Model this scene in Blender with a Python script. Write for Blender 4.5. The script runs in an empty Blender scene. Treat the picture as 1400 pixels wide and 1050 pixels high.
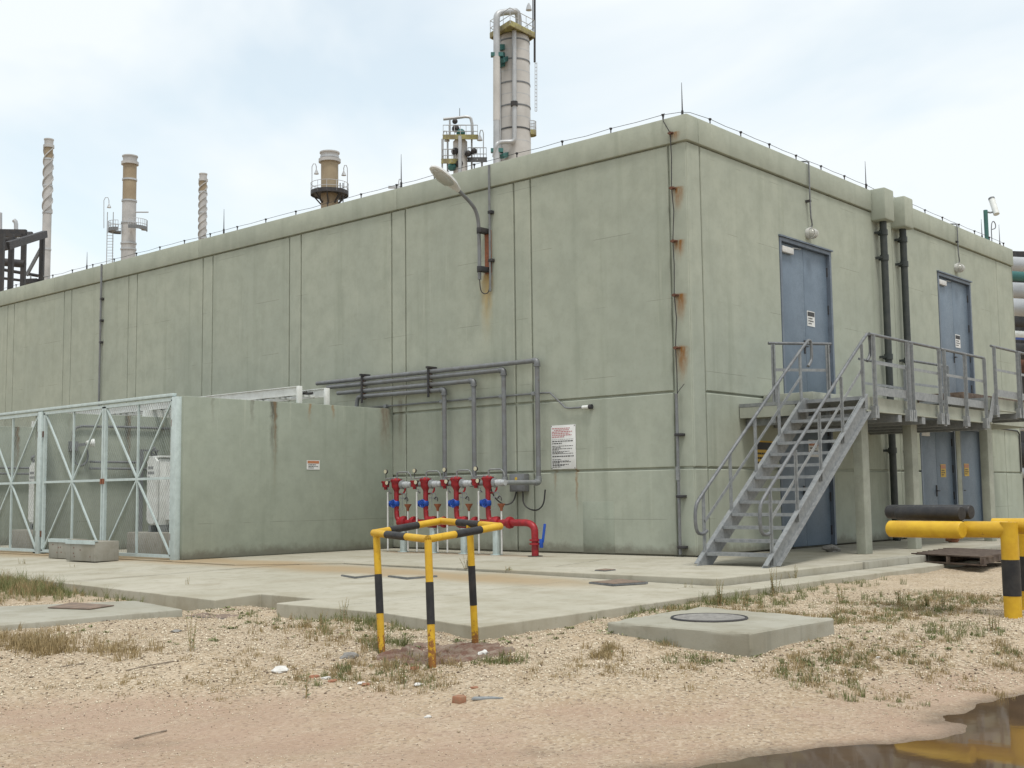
import bpy, bmesh, math, random
import numpy as np
from mathutils import Vector, Matrix, noise as mnoise
R=math.radians; PI=math.pi
random.seed(7); rng=np.random.default_rng(7)
S=bpy.context.scene; COL=S.collection
V=Vector
# ------------------------------------------------------------ camera
FOC,PITCH,ROLL,YAW=1631.15,.0927,-.0123,.7219
CAM=V((-16.9096,-10.8639,1.0601))
def basis():
    f=V((math.cos(YAW)*math.cos(PITCH),math.sin(YAW)*math.cos(PITCH),math.sin(PITCH)))
    r=V((math.sin(YAW),-math.cos(YAW),0)); u=r.cross(f)
    return r*math.cos(ROLL)+u*math.sin(ROLL), u*math.cos(ROLL)-r*math.sin(ROLL), f
CR,CU,CF=basis()
cd=bpy.data.cameras.new('camera'); cam=bpy.data.objects.new('camera',cd); COL.objects.link(cam)
cd.sensor_width=36; cd.lens=36*FOC/1400; cd.clip_start=.1; cd.clip_end=6000
M3=Matrix((CR,CU,-CF)).transposed(); cam.matrix_world=Matrix.Translation(CAM)@M3.to_4x4()
S.camera=cam
# ------------------------------------------------------------ sky and sun
SUN_EL,SUN_AZ=R(68),R(238)       # azimuth of the sun, from +X counter-clockwise
w=bpy.data.worlds.new('World'); S.world=w; w.use_nodes=True
nt=w.node_tree; N=nt.nodes; L=nt.links; N.clear()
def nd(t,**k):
    n=N.new(t)
    for a,b in k.items(): setattr(n,a,b)
    return n
sky=nd('ShaderNodeTexSky',sky_type='NISHITA',sun_disc=False,sun_elevation=SUN_EL,sun_rotation=R(90)-SUN_AZ,air_density=1.0,dust_density=1.5)
tc=nd('ShaderNodeTexCoord'); mp=nd('ShaderNodeMapping'); mp.inputs['Scale'].default_value=(1.3,1.3,2.4)
L.new(tc.outputs['Generated'],mp.inputs[0])
n1=nd('ShaderNodeTexNoise'); n1.inputs['Scale'].default_value=1.9; n1.inputs['Detail'].default_value=5; n1.inputs['Roughness'].default_value=.5; n1.inputs['Distortion'].default_value=.5
L.new(mp.outputs[0],n1.inputs['Vector'])
rp=nd('ShaderNodeValToRGB'); rp.color_ramp.elements[0].position=.30; rp.color_ramp.elements[0].color=(.62,.62,.62,1); rp.color_ramp.elements[1].position=.47; rp.color_ramp.elements[1].color=(.97,.97,.97,1)
L.new(n1.outputs['Fac'],rp.inputs[0])
mx=nd('ShaderNodeMix',data_type='RGBA'); mx.inputs[7].default_value=(9.1,9.6,9.85,1)
skb=nd('ShaderNodeMix',data_type='RGBA',blend_type='MULTIPLY'); skb.inputs[0].default_value=1; skb.inputs[7].default_value=(2.2,2.35,1.95,1)
L.new(sky.outputs[0],skb.inputs[6]); L.new(rp.outputs[0],mx.inputs[0]); L.new(skb.outputs[2],mx.inputs[6])
bg=nd('ShaderNodeBackground'); bg.inputs[1].default_value=.1; wo=nd('ShaderNodeOutputWorld')
L.new(mx.outputs[2],bg.inputs[0]); L.new(bg.outputs[0],wo.inputs[0])
sd=bpy.data.lights.new('sun','SUN'); sd.energy=2.2; sd.angle=R(12); sd.color=(1,.965,.91)
so=bpy.data.objects.new('sun',sd); COL.objects.link(so)
sv=V((math.cos(SUN_EL)*math.cos(SUN_AZ),math.cos(SUN_EL)*math.sin(SUN_AZ),math.sin(SUN_EL)))
so.rotation_euler=sv.to_track_quat('Z','Y').to_euler(); so.location=(-10,-20,30)
S.view_settings.view_transform='Standard'; S.view_settings.look='None'; S.view_settings.exposure=.07; S.view_settings.gamma=1
S.render.engine='CYCLES'
# ------------------------------------------------------------ places from the survey of the photograph
def ray(x,y): return CF+CR*((x-700)/FOC)-CU*((y-525)/FOC)
def onX(x,y,X=0): d=ray(x,y); return CAM+d*((X-CAM.x)/d.x)
def onY(x,y,Y=0): d=ray(x,y); return CAM+d*((Y-CAM.y)/d.y)
def onZ(x,y,Z=0): d=ray(x,y); return CAM+d*((Z-CAM.z)/d.z)
def dep(x,y,D): return CAM+ray(x,y)*D
# ------------------------------------------------------------ materials
MAT={}
class NT:
    def __init__(s,name):
        s.m=bpy.data.materials.new(name); s.m.use_nodes=True; s.t=s.m.node_tree; s.n=s.t.nodes; s.l=s.t.links; s.n.clear()
        s.out=s.n.new('ShaderNodeOutputMaterial'); s.b=s.n.new('ShaderNodeBsdfPrincipled'); s.l.new(s.b.outputs[0],s.out.inputs[0])
        g=s.n.new('ShaderNodeNewGeometry'); s.pos=g.outputs['Position']; s.geo=g
        s.sep=s.n.new('ShaderNodeSeparateXYZ'); s.l.new(s.pos,s.sep.inputs[0]); s.x,s.y,s.z=s.sep.outputs
    def set(s,i,v):
        if hasattr(v,'is_linked') or hasattr(v,'links'): s.l.new(v,i)
        else:
            try: i.default_value=v
            except Exception: i.default_value=(*v,1)
    def math(s,op,a,b=0,c=None,clamp=False):
        n=s.n.new('ShaderNodeMath'); n.operation=op; n.use_clamp=clamp; s.set(n.inputs[0],a); s.set(n.inputs[1],b)
        if c is not None: s.set(n.inputs[2],c)
        return n.outputs[0]
    def noise(s,scale=5,detail=4,rough=.6,stretch=None,dist=0,vec=None):
        n=s.n.new('ShaderNodeTexNoise'); n.inputs['Scale'].default_value=scale; n.inputs['Detail'].default_value=detail; n.inputs['Roughness'].default_value=rough; n.inputs['Distortion'].default_value=dist
        v=vec or s.pos
        if stretch:
            m=s.n.new('ShaderNodeMapping'); m.inputs['Scale'].default_value=stretch; s.l.new(v,m.inputs[0]); v=m.outputs[0]
        s.l.new(v,n.inputs['Vector']); return n.outputs['Fac']
    def voro(s,scale,out='Distance',feature='F1'):
        n=s.n.new('ShaderNodeTexVoronoi'); n.feature=feature; n.inputs['Scale'].default_value=scale; s.l.new(s.pos,n.inputs['Vector']); return n.outputs[out]
    def ramp(s,f,a,b,lo=0,hi=1):
        n=s.n.new('ShaderNodeMapRange'); n.interpolation_type='SMOOTHSTEP'; s.set(n.inputs[0],f)
        for i,v in zip((1,2,3,4),(a,b,lo,hi)): n.inputs[i].default_value=v
        return n.outputs[0]
    def mix(s,f,a,b,blend='MIX'):
        n=s.n.new('ShaderNodeMix'); n.data_type='RGBA'; n.blend_type=blend; s.set(n.inputs[0],f); s.set(n.inputs[6],a); s.set(n.inputs[7],b); return n.outputs[2]
    def bump(s,h,strength=.3,dist=.01):
        n=s.n.new('ShaderNodeBump'); n.inputs['Strength'].default_value=strength; n.inputs['Distance'].default_value=dist; s.l.new(h,n.inputs['Height'])
        s.l.new(n.outputs[0],s.b.inputs['Normal'])
    def done(s,col,rough=.7,metal=0,spec=.3):
        s.set(s.b.inputs['Base Color'],col); s.set(s.b.inputs['Roughness'],rough); s.set(s.b.inputs['Metallic'],metal); s.b.inputs['Specular IOR Level'].default_value=spec
        return s.m
def pm(name,c1,c2=None,scale=3,rough=.6,metal=0,bump=.15,bscale=40,spec=.3,rust=None,rustamt=.62):
    t=NT(name); c2=c2 or tuple(x*.72 for x in c1)
    f=t.ramp(t.noise(scale,6,.65),.32,.68); col=t.mix(f,(*c1,1),(*c2,1))
    if rust: col=t.mix(t.ramp(t.noise(scale*2.3,6,.7),rustamt,rustamt+.08),col,(*rust,1))
    h=t.noise(bscale,4,.6)
    if bump: t.bump(h,bump,.004)
    MAT[name]=t.done(col,t.ramp(h,.2,.8,max(rough-.1,.05),min(rough+.12,1)),metal,spec); return MAT[name]
RUST=(.20,.075,.025)
pm('yellow',(.60,.375,.025),(.50,.29,.02),6,.45,rust=(.20,.09,.035),rustamt=.655)
pm('black_paint',(.018,.018,.020),(.034,.032,.031),9,.5,rust=(.10,.075,.05),rustamt=.66)
pm('red',(.34,.016,.022),(.22,.014,.02),11,.42,spec=.4,rust=(.13,.03,.022),rustamt=.62)
pm('blue',(.015,.085,.42),(.02,.06,.30),8,.4)
pm('galv',(.30,.31,.31),(.22,.23,.235),14,.5,.35,.1,90)
pm('galv_light',(.50,.51,.52),(.38,.39,.40),20,.45,.2)
pm('galv_dark',(.20,.205,.21),(.13,.135,.14),9,.5,.3,.1,90)
pm('pipe_grey',(.185,.195,.205),(.15,.15,.15),6,.5,0,.1,60,rust=(.22,.13,.07),rustamt=.66)
pm('white_paint',(.72,.74,.72),(.62,.63,.60),5,.5)
pm('gate_paint',(.50,.575,.565),(.42,.485,.475),8,.5)
pm('door_blue',(.150,.192,.240),(.125,.162,.205),2.5,.45)
pm('door_frame',(.15,.18,.22),(.12,.145,.18),4,.5)
pm('dark_steel',(.035,.036,.04),(.055,.05,.048),3,.6)
pm('downpipe',(.035,.042,.042),(.055,.06,.055),5,.5)
pm('stack_white',(.47,.46,.45),(.36,.355,.35),.6,.55)
pm('stack_tan',(.32,.26,.175),(.26,.205,.14),.5,.6)
pm('tower_grey',(.52,.505,.485),(.42,.405,.385),.35,.5)
pm('pipe_steel',(.46,.47,.48),(.36,.37,.38),.7,.45,.3)
pm('platform_olive',(.36,.34,.14),(.20,.17,.10),1.2,.6)
pm('teal',(.05,.16,.15),(.04,.11,.11),1,.5)
pm('rust_steel',(.17,.075,.045),(.09,.05,.038),2,.75)
pm('iron_cover',(.24,.17,.125),(.15,.115,.09),12,.75,0,.3)
pm('wood',(.14,.105,.08),(.07,.05,.04),9,.85,0,.4,70)
pm('stick_grey',(.27,.22,.17),(.16,.13,.10),20,.85)
pm('brick_red',(.33,.13,.075),(.26,.16,.10),14,.9,0,.4)
pm('stone_white',(.66,.65,.62),(.5,.48,.45),18,.85,0,.4)
pm('stone_grey',(.27,.26,.24),(.18,.17,.16),18,.9,0,.4)
pm('sign_white',(.70,.70,.69),(.62,.62,.60),3,.5,0,0)
pm('sign_yellow',(.62,.40,.05),(.5,.33,.05),3,.5,0,0)
pm('sign_orange',(.48,.20,.10),(.40,.17,.09),3,.5,0,0)
pm('ink_red',(.45,.10,.12),(.45,.10,.12),3,.6,0,0)
pm('ink_black',(.035,.035,.04),(.05,.05,.05),3,.6,0,0)
pm('gauge_face',(.62,.58,.42),(.5,.46,.34),30,.4,0,0)
pm('copper_rust',(.30,.105,.05),(.20,.08,.045),20,.7)
pm('lamp_housing',(.62,.62,.60),(.52,.51,.49),9,.45)
pm('sealant',(.035,.033,.03),(.055,.05,.045),9,.8)
pm('green_pole',(.06,.16,.14),(.05,.12,.11),6,.5)
pm('soil_red',(.13,.065,.045),(.25,.205,.16),7,.95,0,.6,30)
pm('platform_conc',(.36,.37,.31),(.28,.29,.24),2.5,.8,0,.2)
pm('aluminium_blue',(.05,.10,.33),(.10,.16,.42),2,.4)
def guard_paint():
    t=NT('yellow_guard'); col=t.mix(t.ramp(t.noise(6,6,.65),.32,.68),(.60,.375,.025,1),(.50,.29,.02,1))
    ru=t.math('ADD',t.noise(22,6,.75),t.ramp(t.z,-.25,.12,.22,0)); col=t.mix(t.ramp(ru,.60,.70),col,(.23,.10,.03,1)); t.bump(ru,.25,.004)
    MAT['yellow_guard']=t.done(col,t.ramp(ru,.5,.7,.45,.8),0,.3)
guard_paint()
def lens_mat():
    t=NT('lamp_glass'); t.b.inputs['Transmission Weight'].default_value=.35; MAT['lamp_glass']=t.done((.55,.55,.50,1),.15,0,.5)
lens_mat()
def mesh_mat(): pm('wire',(.26,.29,.29),(.19,.21,.21),8,.5,.3,0)
mesh_mat()
def leaf(name,c1,c2):
    t=NT(name); f=t.ramp(t.noise(23,3,.6),.35,.65); t.b.inputs['Subsurface Weight'].default_value=0
    MAT[name]=t.done(t.mix(f,(*c1,1),(*c2,1)),.6,0,.25)
leaf('grass_green',(.11,.135,.045),(.20,.20,.085)); leaf('grass_dry',(.36,.27,.14),(.25,.19,.095)); leaf('weed_pale',(.17,.20,.085),(.24,.24,.12)); leaf('weed_green',(.10,.14,.05),(.16,.19,.075))
# concrete of the building, with run-off streaks and rust runs below the iron fixings
def concrete_wall(name,base=(.346,.371,.311),rust=True,seed=0):
    t=NT(name)
    big=t.ramp(t.noise(.45,5,.6),.3,.7); mid=t.noise(2.4,6,.65)
    col=t.mix(big,(*base,1),(base[0]*1.14,base[1]*1.12,base[2]*1.10,1))
    col=t.mix(t.ramp(mid,.33,.72,0,.55),col,(base[0]*.82,base[1]*.82,base[2]*.80,1))
    st=t.noise(1.0,5,.6,stretch=(2.6,2.6,.16))                    # vertical run-off
    col=t.mix(t.ramp(st,.50,.74,0,.42),col,(base[0]*.70,base[1]*.72,base[2]*.68,1))
    st2=t.noise(1.0,4,.6,stretch=(5.5,5.5,.3))
    col=t.mix(t.ramp(st2,.60,.78,0,.28),col,(.52,.53,.44,1))
    col=t.mix(t.ramp(t.noise(11,6,.75),.50,.70,0,.20),col,(base[0]*.72,base[1]*.72,base[2]*.70,1)); col=t.mix(t.ramp(t.noise(1.1,5,.7,dist=1.2),.60,.78,0,.28),col,(base[0]*1.25,base[1]*1.28,base[2]*1.24,1))
    # lift lines and shutter-board marks
    lz=t.math('ABSOLUTE',t.math('SUBTRACT',t.math('FRACT',t.math('ADD',t.math('MULTIPLY',t.z,.80),t.math('MULTIPLY',mid,.012))),.5))
    ln=t.math('MULTIPLY',t.ramp(lz,.0,.006,1,0),t.ramp(t.noise(.9,2),.5,.58))
    col=t.mix(t.math('MULTIPLY',ln,.65),col,(.16,.165,.135,1))
    # tie holes and specks
    sp=t.math('MULTIPLY',t.ramp(t.voro(4.2),.0,.035,1,0),t.ramp(t.noise(1.3,2),.5,.6))
    col=t.mix(t.math('MULTIPLY',sp,.7),col,(.12,.115,.10,1))
    # splash zone with dirt at the foot of the wall
    ft=t.math('ADD',t.z,t.math('MULTIPLY',t.noise(3.5,5,.7),-.35))
    col=t.mix(t.ramp(ft,-.14,.05,.75,0),col,(.15,.14,.11,1))
    if rust:
        wob=t.math('MULTIPLY',t.math('SUBTRACT',t.noise(9,4),.5),.10)
        yy=t.math('ADD',t.y,wob)
        left=t.math('LESS_THAN',t.x,.06)
        def run(y0,wd,z0,z1,amt,c=(.24,.115,.035,1)):
            nonlocal col
            a=t.math('DIVIDE',t.math('SUBTRACT',yy,y0),wd); b=t.math('DIVIDE',t.math('SUBTRACT',z0+.01,t.z),z0-z1)
            up=t.math('MULTIPLY',t.math('MAXIMUM',t.math('MULTIPLY',b,-1),0),12)
            d=t.math('SQRT',t.math('ADD',t.math('ADD',t.math('MULTIPLY',a,a),t.math('MULTIPLY',b,b)),up))
            f=t.math('MULTIPLY',t.ramp(d,.1,1.0,1,0),t.math('MULTIPLY',left,amt))
            f=t.math('MULTIPLY',f,t.ramp(t.noise(1,6,.75,stretch=(16,16,3)),.30,.58,.25,1))
            col=t.mix(f,col,c)
        for z,wd_,ln_,am_ in ((7.21,.14,.22,1),(6.25,.17,.50,1),(5.33,.15,.42,1),(4.40,.17,.58,1),(3.50,.19,.75,1)): run(.20,wd_,z,z-ln_,am_)
        run(4.62,.16,5.40,4.80,1.0,(.27,.11,.02,1)); run(4.64,.2,5.3,4.3,.9,(.36,.24,.09,1)); run(4.66,.24,5.2,3.7,.7,(.40,.32,.17,1))
        run(5.86,.08,3.15,2.2,.7); run(2.50,.05,1.50,.5,.7); run(7.1,.12,3.0,1.6,.55,(.13,.10,.07,1)); run(3.0,.05,1.50,1.0,.5)
    else:
        wob=t.math('MULTIPLY',t.math('SUBTRACT',t.noise(7,4),.5),.16)
        for x0,wd,z1,am,c in ((-3.05,.12,1.5,.95,(.075,.07,.055,1)),(-3.02,.05,.9,.6,(.2,.13,.07,1)),(-3.55,.06,2.3,.6,(.12,.11,.09,1)),(-2.2,.05,2.4,.7,(.26,.15,.06,1)),(-1.6,.05,2.5,.7,(.26,.15,.06,1)),(-.22,.20,1.6,.7,(.16,.11,.07,1)),(-4.4,.05,2.2,.4,(.15,.14,.11,1))):
            a=t.math('DIVIDE',t.math('ADD',t.math('SUBTRACT',t.x,x0),wob),wd); f=t.math('MULTIPLY',t.ramp(t.math('ABSOLUTE',a),.2,1,1,0),t.ramp(t.z,z1,2.87,0,am)); f=t.math('MULTIPLY',f,t.ramp(t.noise(1,6,.75,stretch=(16,16,3)),.30,.58,.2,1)); col=t.mix(f,col,c)
    h=t.math('ADD',t.math('MULTIPLY',t.noise(60,3,.6),.35),t.math('MULTIPLY',mid,.65)); t.bump(h,.22,.012)
    MAT[name]=t.done(col,.88,0,.15)
concrete_wall('wall'); concrete_wall('bay_wall',(.292,.321,.268),False)
def slab_mat(name,base,stain=True):
    t=NT(name); mid=t.noise(1.6,6,.65)
    col=t.mix(t.ramp(t.noise(.5,4),.35,.65),(*base,1),(base[0]*.87,base[1]*.87,base[2]*.84,1))
    col=t.mix(t.ramp(mid,.42,.70,0,.7),col,(base[0]*.70,base[1]*.67,base[2]*.60,1))
    if stain:   # silt-coloured tide marks where water has stood
        d=t.math('ADD',t.math('ABSOLUTE',t.math('ADD',t.x,4.9)),t.math('MULTIPLY',t.noise(.8,5,.6),1.6))
        rgn=t.math('MULTIPLY',t.ramp(d,.95,1.75,1,0),t.ramp(t.y,-2.5,-.2))
        col=t.mix(t.math('MULTIPLY',rgn,.75),col,(.33,.235,.13,1))
        d2=t.math('ADD',t.math('ABSOLUTE',t.math('ADD',t.x,1.1)),t.math('MULTIPLY',t.noise(2.2,5,.6),.9))
        rgn=t.math('MULTIPLY',t.ramp(d2,.35,.85,1,0),t.math('MULTIPLY',t.ramp(t.y,2.2,2.8),t.ramp(t.y,6.0,6.7,1,0)))
        col=t.mix(t.math('MULTIPLY',rgn,.6),col,(.27,.15,.075,1))
    sp=t.ramp(t.voro(9),.0,.05,1,0); col=t.mix(t.math('MULTIPLY',sp,t.ramp(t.noise(1.1),.5,.62,0,.5)),col,(.16,.15,.13,1))
    col=t.mix(t.ramp(t.noise(7,6,.75),.52,.72,0,.45),col,(base[0]*.6,base[1]*.58,base[2]*.52,1)); col=t.mix(t.ramp(t.noise(1,4,.6,stretch=(7,7,.5)),.55,.75,0,.35),col,(base[0]*.5,base[1]*.5,base[2]*.46,1))
    t.bump(t.math('ADD',t.noise(70,3),mid),.2,.01); MAT[name]=t.done(col,.9,0,.12)
slab_mat('slab',(.425,.40,.33)); slab_mat('kerb',(.34,.325,.275),False); slab_mat('cover_slab',(.375,.36,.305),False); slab_mat('block',(.33,.315,.275),False)
def ground_mat():
    t=NT('gravel_soil')
    fine=t.noise(34,6,.7); mid=t.noise(2.2,6,.65); big=t.noise(.35,4,.6)
    col=t.mix(t.ramp(big,.35,.65),(.46,.37,.265,1),(.385,.30,.21,1))
    col=t.mix(t.ramp(mid,.35,.7,0,.65),col,(.33,.245,.15,1))
    col=t.mix(t.ramp(fine,.5,.75,0,.55),col,(.66,.58,.46,1)); col=t.mix(t.ramp(fine,.25,.45,.6,0),col,(.20,.145,.095,1))
    v=t.voro(46,'Color'); vs=t.n.new('ShaderNodeSeparateColor'); t.l.new(v,vs.inputs[0])
    col=t.mix(t.ramp(vs.outputs[0],.55,.95,0,.5),col,(.60,.52,.40,1)); col=t.mix(t.ramp(vs.outputs[1],.8,.97,0,.6),col,(.13,.10,.075,1))
    # wheel-worn pink clay showing on the track
    col=t.mix(t.math('MULTIPLY',t.ramp(t.z,-.30,-.38),t.ramp(t.noise(.7,5,.65,stretch=(1.0,1.6,1)),.38,.66,.15,.75)),col,(.36,.25,.185,1))
    wet=t.ramp(t.math('ADD',t.z,t.math('MULTIPLY',mid,.02)),-.420,-.396,1,0)
    col=t.mix(t.math('MULTIPLY',wet,.75),col,(.105,.075,.045,1))
    hh=t.math('ADD',t.math('MULTIPLY',fine,.6),t.math('MULTIPLY',t.voro(46),.8)); t.bump(hh,.7,.02)
    MAT['gravel_soil']=t.done(col,t.ramp(wet,0,1,.95,.45),0,.2)
ground_mat()
def pebble_mat():
    t=NT('pebble'); a=t.n.new('ShaderNodeAttribute'); a.attribute_name='tone'
    s=t.n.new('ShaderNodeSeparateColor'); t.l.new(a.outputs['Color'],s.inputs[0])
    col=t.mix(s.outputs[0],(.34,.265,.18,1),(.72,.64,.50,1)); col=t.mix(t.ramp(s.outputs[1],.86,.95),col,(.16,.12,.09,1))
    MAT['pebble']=t.done(col,.9,0,.15)
pebble_mat()
def water_mat():
    t=NT('muddy_water'); t.b.inputs['IOR'].default_value=1.33; h=t.noise(6,3,.5); t.bump(h,.03,.01)
    MAT['muddy_water']=t.done(t.mix(t.ramp(t.noise(1.2),.4,.6),(.115,.072,.038,1),(.08,.05,.027,1)),.045,0,.5)
water_mat()
# ------------------------------------------------------------ object helpers
ROOT={}
def tag(o,label=None,cat=None,group=None,kind=None):
    if label: o['label']=label
    if cat: o['category']=cat
    if group: o['group']=group
    if kind: o['kind']=kind
    return o
def thing(name,label,cat,loc,group=None):
    o=bpy.data.objects.new(name,None); COL.objects.link(o); o.location=loc; o.empty_display_size=.2; ROOT[o]=V(loc)
    return tag(o,label,cat,group)
def struct(o): o['kind']='structure'; return o
def copy_tree(o,loc=None,parent=None):
    c=o.copy(); COL.objects.link(c); c.parent=parent
    if loc is not None: c.location=loc
    for ch in o.children: copy_tree(ch,None,c)
    return c
def frame_of(d):
    d=d.normalized(); a=V((0,0,1)) if abs(d.z)<.9 else V((1,0,0)); x=a.cross(d).normalized(); return x,d.cross(x)
class MB:
    def __init__(s): s.v=[]; s.f=[]
    def box(s,a,b):
        x0,x1=sorted((a[0],b[0])); y0,y1=sorted((a[1],b[1])); z0,z1=sorted((a[2],b[2])); i=len(s.v)
        s.v+=[(x,y,z) for z in (z0,z1) for x,y in ((x0,y0),(x1,y0),(x1,y1),(x0,y1))]
        s.f+=[(i+3,i+2,i+1,i),(i+4,i+5,i+6,i+7),(i,i+1,i+5,i+4),(i+1,i+2,i+6,i+5),(i+2,i+3,i+7,i+6),(i+3,i,i+4,i+7)]; return s
    def bar(s,p,q,w,h,up=(0,0,1)):      # rectangular bar from p to q, w across, h along up
        p,q=V(p),V(q); d=(q-p).normalized(); a=d.cross(V(up)).normalized(); b=a.cross(d); i=len(s.v)
        for c in (p,q): s.v+=[tuple(c+a*sx*w/2+b*sy*h/2) for sx,sy in ((-1,-1),(1,-1),(1,1),(-1,1))]
        s.f+=[(i+3,i+2,i+1,i),(i+4,i+5,i+6,i+7)]+[(i+k,i+(k+1)%4,i+4+(k+1)%4,i+4+k) for k in range(4)]; return s
    def rings(s,pts,rs,n=12,caps=True,ref=None):
        pts=[V(p) for p in pts]; i0=len(s.v); m=len(pts); X=ref
        for k,p in enumerate(pts):
            d=(pts[min(k+1,m-1)]-pts[max(k-1,0)])
            if d.length<1e-9: d=pts[-1]-pts[0]
            d.normalize()
            if X is None: X=frame_of(d)[0]
            X=(X-d*X.dot(d)).normalized(); Y=d.cross(X); r=rs[k] if hasattr(rs,'__len__') else rs
            s.v+=[tuple(p+(X*math.cos(2*PI*j/n)+Y*math.sin(2*PI*j/n))*r) for j in range(n)]
        for k in range(m-1):
            for j in range(n): a=i0+k*n+j; b=i0+k*n+(j+1)%n; s.f.append((a,b,b+n,a+n))
        if caps: s.f.append(tuple(range(i0+n-1,i0-1,-1))); s.f.append(tuple(i0+(m-1)*n+j for j in range(n)))
        return s
    def cyl(s,p,q,r,r2=None,n=14): return s.rings([p,q],[r,r if r2 is None else r2],n)
    def prof(s,base,prof,n=20,axis=(0,0,1)):     # lathe: (h, r) pairs along axis
        b=V(base); a=V(axis).normalized(); pts=[b+a*h for h,r in prof]; X=frame_of(a)[0]; i0=len(s.v); Y=a.cross(X)
        for p,(h,r) in zip(pts,prof): s.v+=[tuple(p+(X*math.cos(2*PI*j/n)+Y*math.sin(2*PI*j/n))*max(r,1e-4)) for j in range(n)]
        for k in range(len(pts)-1):
            for j in range(n): a_=i0+k*n+j; b_=i0+k*n+(j+1)%n; s.f.append((a_,b_,b_+n,a_+n))
        s.f.append(tuple(range(i0+n-1,i0-1,-1))); s.f.append(tuple(i0+(len(pts)-1)*n+j for j in range(n))); return s
    def tube(s,pts,r,n=8,sub=0):
        pts=[V(p) for p in pts]
        if sub:
            for _ in range(sub):
                o=[pts[0]]
                for a,b in zip(pts,pts[1:]): o+=[a*.75+b*.25,a*.25+b*.75]
                pts=o+[pts[-1]]
        return s.rings(pts,r,n)
    def sphere(s,c,r,n=12,sx=(1,1,1)):
        prof=[(-math.cos(PI*k/8)*r,math.sin(PI*k/8)*r) for k in range(9)]; i=len(s.v); s.prof(c,prof,n)
        s.v[i:]=[tuple(c[q]+(p[q]-c[q])*sx[q] for q in range(3)) for p in s.v[i:]]; return s
    def poly(s,pts,off):                 # prism: polygon pts swept by vector off
        i=len(s.v); n=len(pts); o=V(off); s.v+=[tuple(p) for p in pts]+[tuple(V(p)+o) for p in pts]
        s.f+=[tuple(i+k for k in range(n))[::-1],tuple(i+n+k for k in range(n))]+[(i+k,i+(k+1)%n,i+n+(k+1)%n,i+n+k) for k in range(n)]; return s
    def build(s,name,mat,parent=None,smooth=True,bevel=0,seg=2):
        base=ROOT[parent] if parent else V((0,0,0))
        me=bpy.data.meshes.new(name); me.from_pydata([tuple(V(v)-base) for v in s.v],[],s.f)
        bm=bmesh.new(); bm.from_mesh(me); bmesh.ops.recalc_face_normals(bm,faces=bm.faces)
        if bevel: bmesh.ops.bevel(bm,geom=[e for e in bm.edges if e.is_manifold and e.calc_face_angle(0)>.6],offset=bevel,segments=seg,profile=.5,affect='EDGES')
        bm.to_mesh(me); bm.free()
        me.materials.append(MAT[mat])
        if smooth: me.polygons.foreach_set('use_smooth',[True]*len(me.polygons)); me.set_sharp_from_angle(angle=R(38))
        o=bpy.data.objects.new(name,me); COL.objects.link(o)
        if parent: o.parent=parent
        ROOT[o]=base; return o
def lone(mb,name,mat,label,cat,loc,group=None,**k):      # a one-mesh thing with its origin at its base
    o=mb.build(name,mat,None,**k); loc=V(loc); o.data.transform(Matrix.Translation(-loc)); o.location=loc; ROOT[o]=loc
    return tag(o,label,cat,group)
def share(src,name,loc,parent=None):                     # alike piece on shared mesh data
    o=bpy.data.objects.new(name,src.data); COL.objects.link(o); o.location=loc; o.parent=parent; return o
# ------------------------------------------------------------ ground
def vnoise(x,y,sc,seed):
    x=np.asarray(x)*sc+seed*17.3; y=np.asarray(y)*sc+seed*9.1; xi=np.floor(x).astype(np.int64); yi=np.floor(y).astype(np.int64); fx=x-xi; fy=y-yi
    fx=fx*fx*(3-2*fx); fy=fy*fy*(3-2*fy)
    def h(a,b):
        n=(a*374761393+b*668265263+seed*1442695)&0x7fffffff; n=((n^(n>>13))*1274126177)&0x7fffffff; return ((n^(n>>16))&0xffff)/65535.
    return (h(xi,yi)*(1-fx)+h(xi+1,yi)*fx)*(1-fy)+(h(xi,yi+1)*(1-fx)+h(xi+1,yi+1)*fx)*fy-.5
PUD=[(-11.75,-6.9),(-10.83,-7.22),(-10.44,-7.36),(-10.02,-7.62),(-9.55,-7.80),(-9.28,-7.86),(-9.42,-7.72),(-9.02,-7.55),(-8.39,-7.55),(-7.68,-7.72),(-6.2,-8.0),(-5.6,-9.2),(-8,-11),(-10.2,-11.2),(-12.3,-9.3)]
def pudsd(x,y):
    x=np.asarray(x,float); y=np.asarray(y,float); d=np.full(x.shape,1e9); ins=np.zeros(x.shape,bool); n=len(PUD)
    for i in range(n):
        ax,ay=PUD[i]; bx,by=PUD[(i+1)%n]; ex,ey=bx-ax,by-ay; t=np.clip(((x-ax)*ex+(y-ay)*ey)/(ex*ex+ey*ey),0,1)
        d=np.minimum(d,np.hypot(x-ax-t*ex,y-ay-t*ey)); c=(ay>y)!=(by>y)
        ins^=c&(x<(bx-ax)*(y-ay)/((by-ay) if by!=ay else 1e-9)+ax)
    return np.where(ins,-d,d)
def ss(t): t=np.clip(t,0,1); return t*t*(3-2*t)
WATER=-.425
def edgex(y): return np.interp(y,[-3.6,-1.8,-.06,-.05,1.0,1.01,3.9,7.66,22],[-9.07,-8.66,-8.62,-8.08,-8.05,-8.78,-8.46,-8.06,-7.5])
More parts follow.
